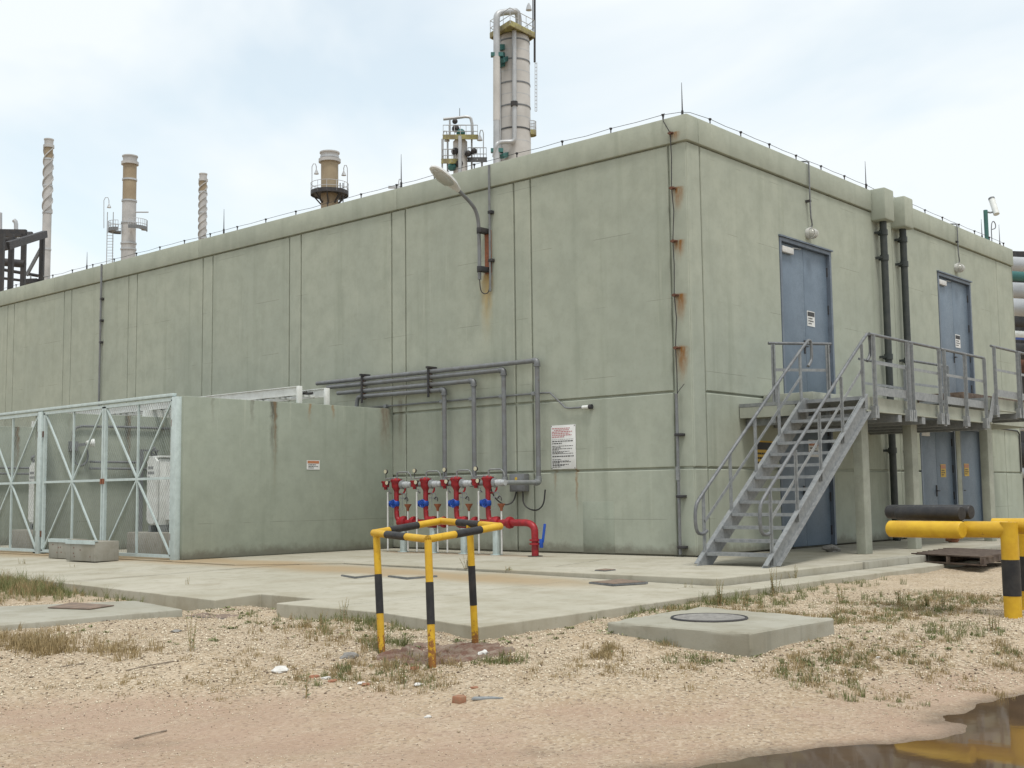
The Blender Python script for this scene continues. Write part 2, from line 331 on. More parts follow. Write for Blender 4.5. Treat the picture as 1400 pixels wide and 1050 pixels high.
def gz(x,y):
    x=np.asarray(x,float); y=np.asarray(y,float)
    d=(x-CAM.x)*math.cos(YAW)+(y-CAM.y)*math.sin(YAW); lat=(x-CAM.x)*math.sin(YAW)-(y-CAM.y)*math.cos(YAW)
    st=7.7+.36*np.maximum(0,lat-1.8)-.12*np.minimum(0,lat)
    far=np.hypot(x+8,y)
    z=-.395+.205*ss((d-st+.5*vnoise(x,y,.6,3))/2.4)
    z+=(.05*vnoise(x,y,.8,1)+.035*vnoise(x,y,2.1,2)+.014*vnoise(x,y,6,4)+.008*vnoise(x,y,15,5))*(1-.6*ss((st+.4-d)))*ss((40-far)/20)
    z+=.013*np.sin((d+.15*lat)*5.2+2*vnoise(x,y,.5,8))*ss((st+.3-d)/.8)*ss(d-2)     # wheel ruts along the track
    z+=.085*np.exp(-((x+8.55)**2+(y+4.35)**2)/.16)+.03*np.exp(-((x+6.2)**2+(y+4.4)**2)/1.5)
    z+=.05*ss((x-1.5)/3)*ss((-3.35-y)/1)+.03*np.exp(-((x+9.1)**2+(y-6)**2)/4)
    z-=.06*np.exp(-((x+9.9)**2+(y+3.85)**2)/.12)
    s=pudsd(x,y)+.16*vnoise(x,y,2.6,6)+.08*vnoise(x,y,7,7)
    k=ss((.9-s)/1.3); z=z*(1-k)+k*np.minimum(z,-.424+np.clip(s,-.6,.7)*.045)
    ex=edgex(y); k2=ss((x-ex+.45)/.5)*ss((y+1.6)/1.2)*ss((9-y)/4); z=z-.055*k2
    z=np.where((x>ex+.12)&(y>-3.25),np.minimum(z,-.24),z)
    return z
def axis(lo,hi,st,far=2500,n=26):
    c=list(np.arange(lo,hi,st)); g=[st*1.45**k for k in range(n)]; a=[];p=lo
    for k in g:
        p-=k; a.append(p)
        if lo-p>far: break
    b=[];p=c[-1]
    for k in g:
        p+=k; b.append(p)
        if p-hi>far: break
    return np.array(a[::-1]+c+b)
gx=axis(-15.5,1.5,.055); gy=axis(-10.6,5.0,.055); GX,GY=np.meshgrid(gx,gy,indexing='ij'); GZ=gz(GX,GY)
me=bpy.data.meshes.new('ground'); nx,ny=GX.shape; vs=np.stack([GX,GY,GZ],-1).reshape(-1,3)
ii=(np.arange(nx-1)[:,None]*ny+np.arange(ny-1)[None,:]).ravel(); fs=np.stack([ii,ii+ny,ii+ny+1,ii+1],1)
me.vertices.add(len(vs)); me.vertices.foreach_set('co',vs.ravel()); me.loops.add(fs.size); me.loops.foreach_set('vertex_index',fs.ravel()); me.polygons.add(len(fs)); me.polygons.foreach_set('loop_start',np.arange(0,fs.size,4)); me.update(calc_edges=True)
me.polygons.foreach_set('use_smooth',[True]*len(fs)); me.materials.append(MAT['gravel_soil'])
g=bpy.data.objects.new('ground',me); COL.objects.link(g); struct(g)
def G(x,y): return float(gz(np.array([x]),np.array([y]))[0])
cx=sum(p[0] for p in PUD)/len(PUD); cy=sum(p[1] for p in PUD)/len(PUD)
o=MB(); o.v=[(cx+(p[0]-cx)*1.12,cy+(p[1]-cy)*1.12,WATER) for p in PUD]; o.f=[tuple(range(len(PUD)))]
pw=o.build('puddle_water','muddy_water',smooth=False); struct(pw)
# ------------------------------------------------------------ paving
ST={}
def surface(name):
    o=bpy.data.objects.new(name,None); COL.objects.link(o); ROOT[o]=V((0,0,0)); return struct(o)
pav=surface('concrete_pavement')
def plate(name,pts,th,mat,parent,bevel=.012):
    m=MB(); m.poly(pts,(0,0,-th)); base=m.build(name,mat,parent,smooth=False,bevel=bevel)
    bm=bmesh.new(); bm.from_mesh(base.data); bmesh.ops.triangulate(bm,faces=[f for f in bm.faces if len(f.verts)>4]); bm.to_mesh(base.data); bm.free(); return base
zo=-.1
OUT=[(-9.07,-3.54,zo),(-4.5,-3.40,zo-.005),(1.5,-3.35,zo-.02),(6,-3.35,zo-.02),(17,-3.35,zo-.02),(17,-2.93,zo-.02),(6,-2.93,zo-.02),(-4.0,-2.95,-.092),(-4.1,-2.8,-.09),(-4.1,.6,-.045),(-4.1,4.1,-.022),(-5.3,5.4,-.022),(-5.25,7.3,-.02),(-5.2,22,-.02),(-7.5,22,zo),(-8.06,7.66,zo),(-8.46,3.9,zo),(-8.78,.88,zo),(-8.05,1.0,-.085),(-8.10,-.15,-.085),(-8.62,-.05,zo),(-8.66,-1.8,zo)]
def ragged(pts,i0,i1,step=.22,amp=.014):
    o=[]; n=len(pts)
    for k in range(n):
        a,b=V(pts[k]),V(pts[(k+1)%n]); o.append(a)
        if k in range(i0,n) or k<i1:
            L_=(b-a).length; q=int(L_/step)
            for j in range(1,q):
                p=a.lerp(b,j/q); nn=(b-a).cross(V((0,0,1))).normalized(); o.append(p+nn*(amp*mnoise.noise(V((p.x*4,p.y*4,5)))+amp*.8*max(0,mnoise.noise(V((p.x*1.7,p.y*1.7,9)))-.25)*3))
    return [tuple(p) for p in o]
plate('slab',ragged(OUT,15,2),.30,'slab',pav,.010)
AP=[[(-4.07,-2.9,0),(0,-2.9,0),(0,.6,0),(-4.08,.6,0)],[(-4.08,.62,0),(0,.62,0),(0,4.1,0),(-4.08,4.1,0)],[(-4.08,4.12,0),(0,4.12,0),(0,7.3,0),(-5.22,7.3,0),(-5.27,5.4,0)],[(-5.17,7.32,0),(0,7.32,0),(0,12.2,0),(-5.17,12.2,0)],[(-5.17,12.22,0),(0,12.22,0),(0,18,0),(-5.17,18,0)]]
for p in AP: plate('slab',p,.3,'slab',pav)
for k in range(4): x0=.02+k*4; plate('slab',[(x0,-2.72,0),(x0+3.98,-2.72,0),(x0+3.98,0,0),(x0,0,0)],.3,'slab',pav)
for k in range(22):                                        # kerb blocks along the walkway
    x0=.02+k*.78; m=MB(); h=.004*math.sin(k*2.3); m.box((x0,-2.93+.006*math.sin(k*1.7),-.3),(x0+.765,-2.735,.004+h)); m.build('kerb_block','kerb',pav,bevel=.015)
def strip(pts,wd,mat='sealant',name='joint',dz=.006):
    m=MB()
    for a,b in zip(pts,pts[1:]):
        a,b=V(a),V(b); n=(b-a).cross(V((0,0,1))).normalized()*wd/2; i=len(m.v); up=V((0,0,dz)); m.v+=[tuple(a-n+up),tuple(b-n+up),tuple(b+n+up),tuple(a+n+up)]; m.f.append((i,i+1,i+2,i+3))
    return m.build(name,mat,pav,smooth=False)
def crack(a,b,wd,n=22,amp=.03):
    pts=[]; a,b=V(a),V(b); d=(b-a).cross(V((0,0,1))).normalized()
    for k in range(n+1): t=k/n; pts.append(a.lerp(b,t)+d*(amp*mnoise.noise(V((t*9,a.x,a.y)))))
    m=MB()
    for k in range(n):
        w0=wd*(.4+.9*abs(mnoise.noise(V((k*.9,a.y,2))))); w1=wd*(.4+.9*abs(mnoise.noise(V((k*.9+.9,a.y,2))))); i=len(m.v); u=V((0,0,.007))
        m.v+=[tuple(p+u) for p in (pts[k]-d*w0,pts[k+1]-d*w1,pts[k+1]+d*w1,pts[k]+d*w0)]; m.f.append((i,i+1,i+2,i+3))
    return m.build('joint','sealant',pav,smooth=False)
def zs(x,y):                                               # surface of the sloping outer slab
    t=min(1,max(0,(-4.1-x)/4.4)); return (-.09+.068*min(1,max(0,(y+2.8)/6.9)))*(1-t)+zo*t+.006
crack((-8.35,5.2,zs(-8.35,5.2)),(-4.2,4.6,zs(-4.2,4.6)+.004),.02); crack((-5.3,5.5,-.012),(-8.2,6.6,zs(-8.2,6.6)),.012)
crack((-4.105,4.1,-.018),(-4.105,.6,-.040),.012,40,.01); crack((-4.0,2.2,.001),(-.3,2.3,.001),.008); crack((-3.2,.4,.001),(-1.3,.9,.001),.008); crack((-8.5,-1.0,zs(-8.5,-1)+.004),(-4.3,-1.1,zs(-4.3,-1.1)+.006),.006)
# ------------------------------------------------------------ building
BX,BY,H,ZF=15.92,33.0,7.5,7.046; J1,J2=2.767,1.475
bld=thing('substation_building','long pale green-grey concrete industrial building with flat parapet and blue doors','building',(8,16,0))
TH=.05
m=MB(); m.box((.042,.24,0),(BX-TH,BY-TH,7.3)); m.build('core_wall','wall',bld,smooth=False)
m=MB(); m.box((TH,TH,7.31),(BX-TH,BY-TH,7.38)); m.build('roof','stone_grey',bld,smooth=False)
GAP=.036
def wallpanel(name,u0,u1,z0,z1,face,holes=(),out=0.0,gap=GAP,bev=.014,mat='wall',thick=TH+.01):
    us=sorted({u0+gap/2,u1-gap/2,*[h for a in holes for h in a[:2] if u0<h<u1]}); zz=sorted({z0+gap/2,z1-gap/2,*[h for a in holes for h in a[2:] if z0<h<z1]})
    bm=bmesh.new(); vv={}
    def P(u,z,d): return (d,u,z) if face=='L' else (u,d,z)
    for i,u in enumerate(us):
        for j,z in enumerate(zz): vv[i,j]=bm.verts.new(P(u,z,-out))
    fs=[]
    for i in range(len(us)-1):
        for j in range(len(zz)-1):
            uc,zc=(us[i]+us[i+1])/2,(zz[j]+zz[j+1])/2
            if any(a<uc<b and c<zc<d for a,b,c,d in holes): continue
            fs.append(bm.faces.new([vv[i,j],vv[i+1,j],vv[i+1,j+1],vv[i,j+1]]))
    bmesh.ops.delete(bm,geom=[v for v in bm.verts if not v.link_faces],context='VERTS')
    r=bmesh.ops.extrude_face_region(bm,geom=list(bm.faces)); dv=V((thick+out,0,0)) if face=='L' else V((0,thick+out,0))
    bmesh.ops.translate(bm,verts=[e for e in r['geom'] if isinstance(e,bmesh.types.BMVert)],vec=dv)
    bmesh.ops.recalc_face_normals(bm,faces=bm.faces)
    k=0 if face=='L' else 1
    ed=[e for e in bm.edges if e.is_manifold and e.calc_face_angle(0)>1 and all(abs(v.co[k]+out)<1e-5 for v in e.verts)]
    bmesh.ops.bevel(bm,geom=ed,offset=bev,segments=1,affect='EDGES')
    me=bpy.data.meshes.new(name); bmesh.ops.translate(bm,verts=bm.verts,vec=-ROOT[bld]); bm.to_mesh(me); bm.free(); me.materials.append(MAT[mat])
    o=bpy.data.objects.new(name,me); COL.objects.link(o); o.parent=bld; return o
# left face: wide panels and narrow pilaster strips
cuts=[.0,.375]; y=3.51
while y<BY-1: cuts+=[y,y+.42]; y+=3.43
cuts+=[BY]
for a,b in zip(cuts,cuts[1:]):
    wide=b-a>1
    rows=[(0,J2),(J2,J1),(J1,ZF)] if a<7 else [(0,J1),(J1,ZF)]
    if a==0: rows=[(0,J2),(J2,ZF)]
    for z0,z1 in rows: wallpanel('wall_panel' if wide else 'pilaster_strip',a,b,z0,z1,'L',out=0,gap=.040,bev=.012)
# right face
D1=(3.12,5.22,2.83,5.87); D2=(10.72,12.80,3.22,6.20); D3=(2.87,5.02,.015,2.62); D4=(9.30,11.35,.015,2.55); D5=(11.65,13.1,.015,2.55)
for a,b in ((0,.42),(.42,8.25),(8.25,14.72),(14.72,BX)):
    for z0,z1 in ((0,J2),(J2,J1),(J1,ZF)):
        if a==0:
            if z0==0: z1=J2
            elif z0==J2: z1=ZF
            else: continue
        hs=[d for d in (D1,D2,D3,D4,D5) if a<d[0]<b]
        if z0==0 and hs:
            full=sorted(h[:2] for h in hs if h[2]<.1); e=[a]+[q for h in full for q in h]+[b]
            for k in range(0,len(e),2): wallpanel('wall_panel',e[k]-(GAP/2 if k else 0),e[k+1]+(GAP/2 if k+2<len(e) else 0),z0,z1,'R')
        else: wallpanel('wall_panel' if b-a>1 else 'pilaster_strip',a,b,z0,z1,'R',holes=hs)
wallpanel('core_wall',.02,BX-.02,0.01,ZF,'R',holes=[D1,D2,D3,D4,D5],out=-.042,gap=0,bev=.001,thick=.23)
# other two sides
m=MB(); m.box((BX-TH,0,0),(BX,BY,ZF)); m.box((0.1,BY-TH,0),(BX-TH-.01,BY,ZF)); m.build('rear_wall','wall',bld,smooth=False)
# parapet beam
PO=.045
for a,b in zip([-PO,7.15,14.35,21.6,28.9],[7.145,14.345,21.595,28.895,BY]):
    m=MB(); m.box((-PO,a,ZF),(.32,b,H)); m.build('parapet_beam','wall',bld,bevel=.018)
for a,b in ((.325,7.18),(7.66,8.2),(8.68,BX+.02)):
    m=MB(); m.box((a,-PO,ZF),(b,.32,H)); m.build('parapet_beam','wall',bld,bevel=.018)
m=MB(); m.box((BX-.3,.33,ZF),(BX+.02,BY,H)); m.build('parapet_beam','wall',bld,bevel=.018)
for x0 in (7.19,8.21):                                     # rainwater hoppers cast on the parapet
    m=MB(); m.box((x0,-.34,6.84),(x0+.46,.3,H+.03)); m.build('rainwater_hopper','wall',bld,bevel=.035)
m=MB(); m.box((-.006,1.68,.02),(.03,2.37,.92)); m.build('repair_patch','bay_wall',bld,bevel=.004)
def door(d,leaves=2,closer=True,handle=True):
    x0,x1,z0,z1=d; f=.07; rec=.11
    m=MB()
    m.box((x0,-.012,z0),(x0+f,.2,z1)); m.box((x1-f,-.012,z0),(x1,.2,z1)); m.box((x0+f,-.012,z1-f),(x1-f,.2,z1))
    m.box((x0-.03,-.05,z1+.002),(x1+.03,.01,z1+.03))
    fr=m.build('door','door_frame',bld,smooth=False)
    w_=(x1-x0-2*f)/leaves
    for k in range(leaves):
        a=x0+f+k*w_; m=MB(); m.box((a+.004,rec-.045,z0+.012),(a+w_-.004,rec,z1-f-.006)); o=m.build('leaf','door_blue',bld,bevel=.004); o.parent=fr
        hx=a+.0 if k==0 else a+w_
        for q in (.08,.36,.64,.92):
            zz=z0+.1+(z1-z0-.3)*q; m=MB(); m.cyl((hx,rec-.055,zz-.09),(hx,rec-.055,zz+.09),.017,n=8); o=m.build('hinge','dark_steel',bld); o.parent=fr
    if closer:
        m=MB(); m.box((x0+f+.06,.0,z1-f-.20),(x0+f+.50,rec-.045,z1-f-.08)); m.bar((x0+f+.45,-.0,z1-f-.08),(x0+f+.9,.06,z1-f-.03),.02,.012); o=m.build('door_closer','lamp_housing',bld,bevel=.008); o.parent=fr
    if handle:
        hx=(x0+x1)/2-.06 if leaves==2 else x0+f+.12; zh=z0+1.02
        m=MB(); m.box((hx-.025,rec-.06,zh-.13),(hx+.025,rec-.045,zh+.13)); m.cyl((hx,rec-.045,zh),(hx,rec-.115,zh),.012,n=8); m.bar((hx-.1,rec-.115,zh),(hx+.02,rec-.115,zh),.022,.022); o=m.build('handle','dark_steel',bld); o.parent=fr
    return fr
for d,lv,c in ((D1,2,True),(D2,2,True),(D3,2,False),(D4,2,True),(D5,1,False)): door(d,lv,c)
m=MB(); m.box((11.37,-.02,.0),(11.63,.05,2.6)); m.build('door_pier','platform_conc',bld,bevel=.01)
# ------------------------------------------------------------ small fixings on the walls
def downpipe(x,label):
    t=thing('downpipe',label,'drainpipe',(x,-.16,0),'rainwater downpipes beside the doors')
    m=MB(); m.cyl((x,-.16,.12),(x,-.16,6.845),.075,n=16); m.tube([(x,-.16,.13),(x,-.16,.06),(x,-.24,.03)],.075,12); m.build('pipe','downpipe',t)
    for z in (6.6,6.05,3.9,1.9):
        m=MB(); m.cyl((x,-.16,z-.06),(x,-.16,z+.06),.092,n=16); m.box((x-.11,-.16,z-.025),(x-.075,.0,z+.025)); m.box((x+.075,-.16,z-.025),(x+.11,0,z+.025)); m.build('clamp','downpipe',t)
downpipe(7.44,'dark downpipe under the left rain hopper, nearer the tall blue door'); downpipe(8.46,'dark downpipe under the right rain hopper, farther from the stairs')
def bulkhead(x,zc,label,g='round lamps over the upper doors'):
    t=thing('wall_lamp',label,'lamp',(x,0,zc),g)
    m=MB(); m.prof((x,-.0,zc),[(0,.10),(.05,.115),(.08,.115)],18,(0,-1,0)); m.build('lamp_base','lamp_housing',t)
    m=MB(); m.prof((x,-.08,zc-.01),[(0,.105),(.05,.10),(.09,.075),(.115,.03)],18,(0,-1,-.15)); m.build('lamp_glass','lamp_glass',t)
    m=MB()
    for k in range(-1,2): m.tube([(x+k*.05,-.08,zc+.10),(x+k*.055,-.17,zc+.06),(x+k*.055,-.21,zc-.01),(x+k*.055,-.17,zc-.09),(x+k*.05,-.08,zc-.11)],.007,6,1)
    m.build('lamp_guard','lamp_housing',t)
    m=MB(); m.tube([(x-.02,-.09,H+.02),(x-.02,-.09,zc+.33),(x+.02,-.09,zc+.24),(x+.06,-.08,zc+.15),(x+.01,-.05,zc+.1)],.016,8,2); m.tube([(x-.02,-.09,H+.0),(x-.02,-.05,H+.04),(x-.12,.2,H+.05)],.016,8,1); m.build('conduit','galv_dark',t)
    m=MB(); m.box((x-.05,-.10,zc+.62),(x+.02,0,zc+.66)); m.build('conduit_clip','dark_steel',t)
bulkhead(4.27,6.10,'round caged lamp above the tall blue door beside the stairs'); bulkhead(11.9,6.45,'round caged lamp above the blue door nearer the building\'s right end')
# street-lamp style floodlight on the left face
LY=4.66
t=thing('wall_bracket_lamp','street lamp head on curved grey arm bracketed to the long wall','lamp',(0,LY,5.3))
pts=[onY(657,385,LY),onY(658,318,LY),onY(654,295,LY),onY(644,281,LY),onY(612,262,LY)]; wx=pts[0].x
m=MB(); m.tube([V((-.19,LY,5.22)),V((-.19,LY,6.25)),V((-.24,LY,6.50)),V((-.36,LY,6.66)),V((-.80,LY,6.90))],.036,12,3); m.build('arm','pipe_grey',t)
for z in (5.42,6.18):
    m=MB(); m.box((-.24,LY-.10,z-.05),(0,LY+.02,z+.05)); m.cyl((-.19,LY,z-.06),(-.19,LY,z+.06),.05,n=12); m.build('bracket','dark_steel',t,bevel=.006)
m=MB(); m.box((-.012,LY-.15,5.35),(.0,LY+.02,6.2)); m.build('back_plate','copper_rust',t)
m=MB(); m.tube([(-.19,LY,5.25),(-.17,LY,5.0),(-.12,LY-.06,4.93),(-.06,LY-.13,4.97),(-.04,LY-.14,5.2)],.010,8,2); m.build('cable','dark_steel',t)
hd=V((-1,0,.42)).normalized(); hp=V((-.77,LY,6.885)); side=V((0,1,0)); upv=hd.cross(side); upv=upv if upv.z>0 else -upv
def loft(m,prof,n=14,half=None):
    i0=len(m.v)
    for s_,w_,h1,h0 in prof:
        for j in range(n):
            a=2*PI*j/n; c,sn=math.cos(a),math.sin(a); hh=h1 if sn>0 else h0
            m.v.append(tuple(hp+hd*s_+side*(c*w_)+upv*(sn*hh)))
    for k in range(len(prof)-1):
        for j in range(n): a=i0+k*n+j; b=i0+k*n+(j+1)%n; m.f.append((a,b,b+n,a+n))
    m.f.append(tuple(range(i0,i0+n))); m.f.append(tuple(range(i0+(len(prof)-1)*n,i0+len(prof)*n)))
m=MB(); loft(m,[(-.02,.05,.05,.05),(.06,.075,.075,.05),(.16,.12,.10,.03),(.40,.155,.12,.03),(.62,.145,.10,.03),(.74,.09,.06,.02),(.78,.03,.03,.01)]); m.build('lamp_head','lamp_housing',t)
m=MB(); loft(m,[(.20,.09,.0,.05),(.28,.125,.0,.10),(.45,.135,.0,.12),(.60,.12,.0,.10),(.70,.07,.0,.05)]); m.build('lamp_glass','lamp_glass',t)
def wallconduit(y,z0,z1,clips,label,r=.022):
    t=thing('wall_conduit',label,'conduit',(0,y,z0)); m=MB(); m.cyl((-.06,y,z0),(-.06,y,z1),r,n=10); m.build('conduit','pipe_grey',t)
    for z in clips: m=MB(); m.box((-.085,y-.07,z-.03),(0,y+.03,z+.03)); m.build('clip','dark_steel',t,bevel=.005)
wallconduit(4.50,4.98,H-.02,(6.54,5.59),'thin vertical conduit beside the bracket lamp on the long wall')
wallconduit(18.95,1.0,H+.02,(6.55,5.95,5.35),'thin vertical conduit alone on the far half of the long wall',.028)
# lightning protection
t=thing('lightning_down_conductor','thin cable stapled down the building corner into a grey guard tube','cable',(0,.26,0))
cz=[7.21,6.25,5.33,4.40,3.50]
pts=[(-.02,.42,7.6),(-.09,.40,7.45)]
for k,z in enumerate(cz): pts+=[(-.085,.265,z),(-.04,.27+.01*(-1)**k,z-.4)]
pts+=[(-.05,.275,2.85),(-.05,.275,2.6)]
m=MB(); m.tube(pts,.009,6); m.build('cable','dark_steel',t)
for z in cz: m=MB(); m.box((-.10,.22,z-.012),(0,.31,z+.012)); m.box((-.105,.245,z-.03),(-.07,.285,z+.02)); m.build('staple','rust_steel',t)
m=MB(); m.cyl((-.09,.27,.04),(-.09,.27,1.42),.026,n=10); m.cyl((-.09,.27,1.5),(-.09,.27,2.72),.026,n=10); m.build('guard_tube','pipe_grey',t)
m=MB(); m.box((-.12,.245,1.27),(-.07,.3,1.5)); m.build('test_clamp','galv',t)
for z in (2.03,1.0,.16): m=MB(); m.box((-.125,.17,z-.022),(0,.31,z+.022)); m.build('bracket','dark_steel',t,bevel=.005)
m=MB(); m.tube([(-.09,.27,2.7),(-.07,.2,2.8),(-.05,.13,2.88)],.006,6); m.build('tie_wire','dark_steel',t)
t=thing('lightning_roof_conductor','thin lightning cable on stand-off clips along the parapet top','cable',(.05,.05,H))
clipm=None
def clips(pp,corner):
    global clipm
    path=[]
    for k,p in enumerate(pp):
        path.append(V((p[0],p[1],H+.085)))
        if k+1<len(pp): q=pp[k+1]; path.append(V(((p[0]+q[0])/2,(p[1]+q[1])/2,H+.075+.03*mnoise.noise(V((k*1.3,p[0],0))))))
        if clipm is None:
            m=MB(); m.cyl((p[0],p[1],H),(p[0],p[1],H+.08),.012,n=6); m.prof((p[0],p[1],H+.05),[(0,.012),(.03,.028),(.045,.028)],8); clipm=m.build('clip','dark_steel',t); clipm.data.transform(Matrix.Translation(-(V((p[0],p[1],H))-ROOT[t]))); clipm.location=V((p[0],p[1],H))-ROOT[t]
        else: share(clipm,'clip',V((p[0],p[1],H))-ROOT[t],t)
    return path
pl=clips([(-.02,.45+1.12*k) for k in range(29)],0); pr=clips([(.75+1.04*k,-.02) for k in range(15)],0)
m=MB(); m.tube(pl[::-1]+[V((-.02,.1,H+.05))]+[V((.1,-.02,H+.05))]+pr,.005,5); m.build('cable','dark_steel',t)
def rod(p,h,label): lone(MB().rings([V(p),V(p)+V((0,0,.12)),V(p)+V((0,0,.13)),V(p)+V((0,0,h))],[.022,.022,.012,.004],8),'lightning_rod','dark_steel',label,'lightning rod',p,'lightning rods on the parapet')
rod((.12,.14,H),.62,'lightning rod at the building corner nearest the camera'); rod((7.02,.0,H),.62,'lightning rod just left of the rain hoppers')
rod((0,7.05,H),.72,'lightning rod behind the bracket lamp head, mid long wall'); rod((0,13.35,H),.62,'lightning rod beside the thin twisted chimney'); rod((0,19.85,H),.5,'leftmost lightning rod, next to the dark steel frame')
p=onY(1353,330,0); rod((p.x-.25,.1,H),.55,'lightning rod left of the roof camera'); rod((p.x+1.05,.1,H),.62,'lightning rod right of the roof camera')
# roof camera
t=thing('security_camera','white security camera on a green pole at the roof\'s right end','camera',(p.x+.15,.12,H)); b=V((p.x+.15,.12,H))
m=MB(); m.cyl(b,b+V((0,0,.86)),.055,n=12); m.build('pole','green_pole',t)
m=MB(); m.tube([b+V((0,0,.82)),b+V((.2,-.05,.82)),b+V((.34,-.1,.86))],.025,8); m.build('arm','galv',t)
c=b+V((.34,-.11,1.0)); ax=V((.25,.3,.92)).normalized(); m=MB(); m.cyl(c-ax*.25,c+ax*.22,.08,n=14); m.build('camera_body','white_paint',t)
m=MB(); m.cyl(c+ax*.22,c+ax*.27,.084,n=14); m.build('camera_hood','galv_dark',t)
m=MB(); m.tube([b+V((.22,-.05,0)),b+V((.22,-.05,.5)),b+V((.3,-.08,.62)),b+V((.42,-.1,.55)),b+V((.4,-.1,.42)),b+V((.26,-.06,.38))],.013,6,2); m.build('cable','galv_dark',t)
# ------------------------------------------------------------ signs
def lines(m,u0,u1,z,hh,P,rag=1.0,seed=0):
    rr=random.Random(seed); u=u0; end=u0+(u1-u0)*rag; d=1 if u1>u0 else -1
    while (end-u)*d>.012:
        w_=min(abs(end-u),rr.uniform(.02,.06)); i=len(m.v); m.v+=[P(u,z),P(u+d*w_,z),P(u+d*w_,z+hh),P(u,z+hh)]; m.f.append((i,i+1,i+2,i+3)); u+=d*(w_+.012)
Y0,Y1,Z0,Z1=3.065,2.50,1.515,2.315
t=thing('notice_board','large white notice with red and black text lines on the long wall','sign',(-.02,2.78,Z0))
m=MB(); m.box((-.025,Y1,Z0),(-.005,Y0,Z1)); m.build('board','sign_white',t,bevel=.004)
PL=lambda u,z:(-.0285,u,z)
m=MB()
for k,(rg) in enumerate((.85,.75,.92,.8,.9,.55)): lines(m,Y0-.03-(.05 if k==1 else 0),Y1+.03,Z1-.065-k*.031,.014,PL,rg,k)
m.build('red_text','ink_red',t,smooth=False)['kind']='stuff'
m=MB(); lines(m,Y0-.03,Y1+.02,Z1-.262,.005,PL,1,99)
for k,(zz,rg,hh) in enumerate(((.30,.97,.016),(.34,.45,.016),(.385,.95,.011),(.412,.4,.011),(.435,.92,.011),(.455,.3,.011),(.485,.8,.011),(.505,.5,.011),(.522,.95,.011),(.575,.98,.018),(.63,.4,.011),(.658,.75,.011),(.675,.85,.011),(.692,.35,.011),(.722,.75,.011),(.738,.55,.011),(.765,.4,.011))): lines(m,Y0-.03,Y1+.03,Z1-zz,hh,PL,rg,20+k)
m.build('black_text','ink_black',t,smooth=False)['kind']='stuff'
m=MB()
for yy in (Y0-.015,Y1+.015):
    for zz in (Z0+.015,Z1-.015): m.cyl((-.03,yy,zz),(-.024,yy,zz),.009,n=8)
m.build('screws','dark_steel',t)
def smallsign(name,label,P,u0,u1,z0,z1,nrm,base,head,hm,loc,seed):
    t=thing(name,label,'sign',loc); n=V(nrm)
    def quad(a,b,c,d,off,mat,nm):
        m=MB(); m.poly([V(P(a,c))+n*off,V(P(b,c))+n*off,V(P(b,d))+n*off,V(P(a,d))+n*off],n*.003); m.build(nm,mat,t,smooth=False)
    quad(u0,u1,z0,z1,.004,base,'plate'); w_=u1-u0; h_=z1-z0
    quad(u0+.06*w_,u1-.06*w_,z1-.34*h_,z1-.06*h_,.008,hm,'header_band')
    m=MB()
    for k in range(3): lines(m,u0+.12*w_,u1-.1*w_,z0+h_*(.48-.17*k),h_*.07,lambda u,z:tuple(V(P(u,z))+n*.0115),(.75,.95,.6)[k],seed+k)
    m.build('text','ink_black',t,smooth=False)['kind']='stuff'
PR=lambda u,z:(u,0,z)
smallsign('warning_sign','small white warning sign with red header on the transformer bay wall',lambda u,z:(u,7.32,z),-2.27,-1.95,1.595,1.775,(0,-1,0),'sign_white',.3,'sign_orange',(-2.1,7.3,1.6),1)
smallsign('door_sign','small white notice with black header on the blue door above the stairs',lambda u,z:(u,.065,z),4.25,4.56,4.28,4.58,(0,-1,0),'sign_white',.3,'ink_black',(4.4,.06,4.3),5)
smallsign('door_sign','small white notice on the farther upper blue door',lambda u,z:(u,.065,z),11.82,12.13,4.50,4.82,(0,-1,0),'sign_white',.3,'ink_black',(11.97,.06,4.5),9)
smallsign('caution_sign','yellow caution sign with black header on the wall behind the stairs',PR,1.95,2.62,1.50,1.98,(0,-1,0),'sign_yellow',.3,'ink_black',(2.3,-.01,1.5),13)
smallsign('warning_sign','pale sign with orange header on the blue door under the stairs',lambda u,z:(u,.065,z),4.12,4.55,1.72,2.05,(0,-1,0),'sign_white',.3,'sign_orange',(4.3,.06,1.7),17)
smallsign('door_sign','yellow notice on the double door under the walkway',lambda u,z:(u,.065,z),10.55,10.85,1.35,1.65,(0,-1,0),'sign_yellow',.3,'sign_orange',(10.7,.06,1.35),21)
smallsign('door_sign','yellow notice on the single door under the walkway\'s far end',lambda u,z:(u,.065,z),12.0,12.3,1.38,1.68,(0,-1,0),'sign_yellow',.3,'sign_orange',(12.15,.06,1.38),25)
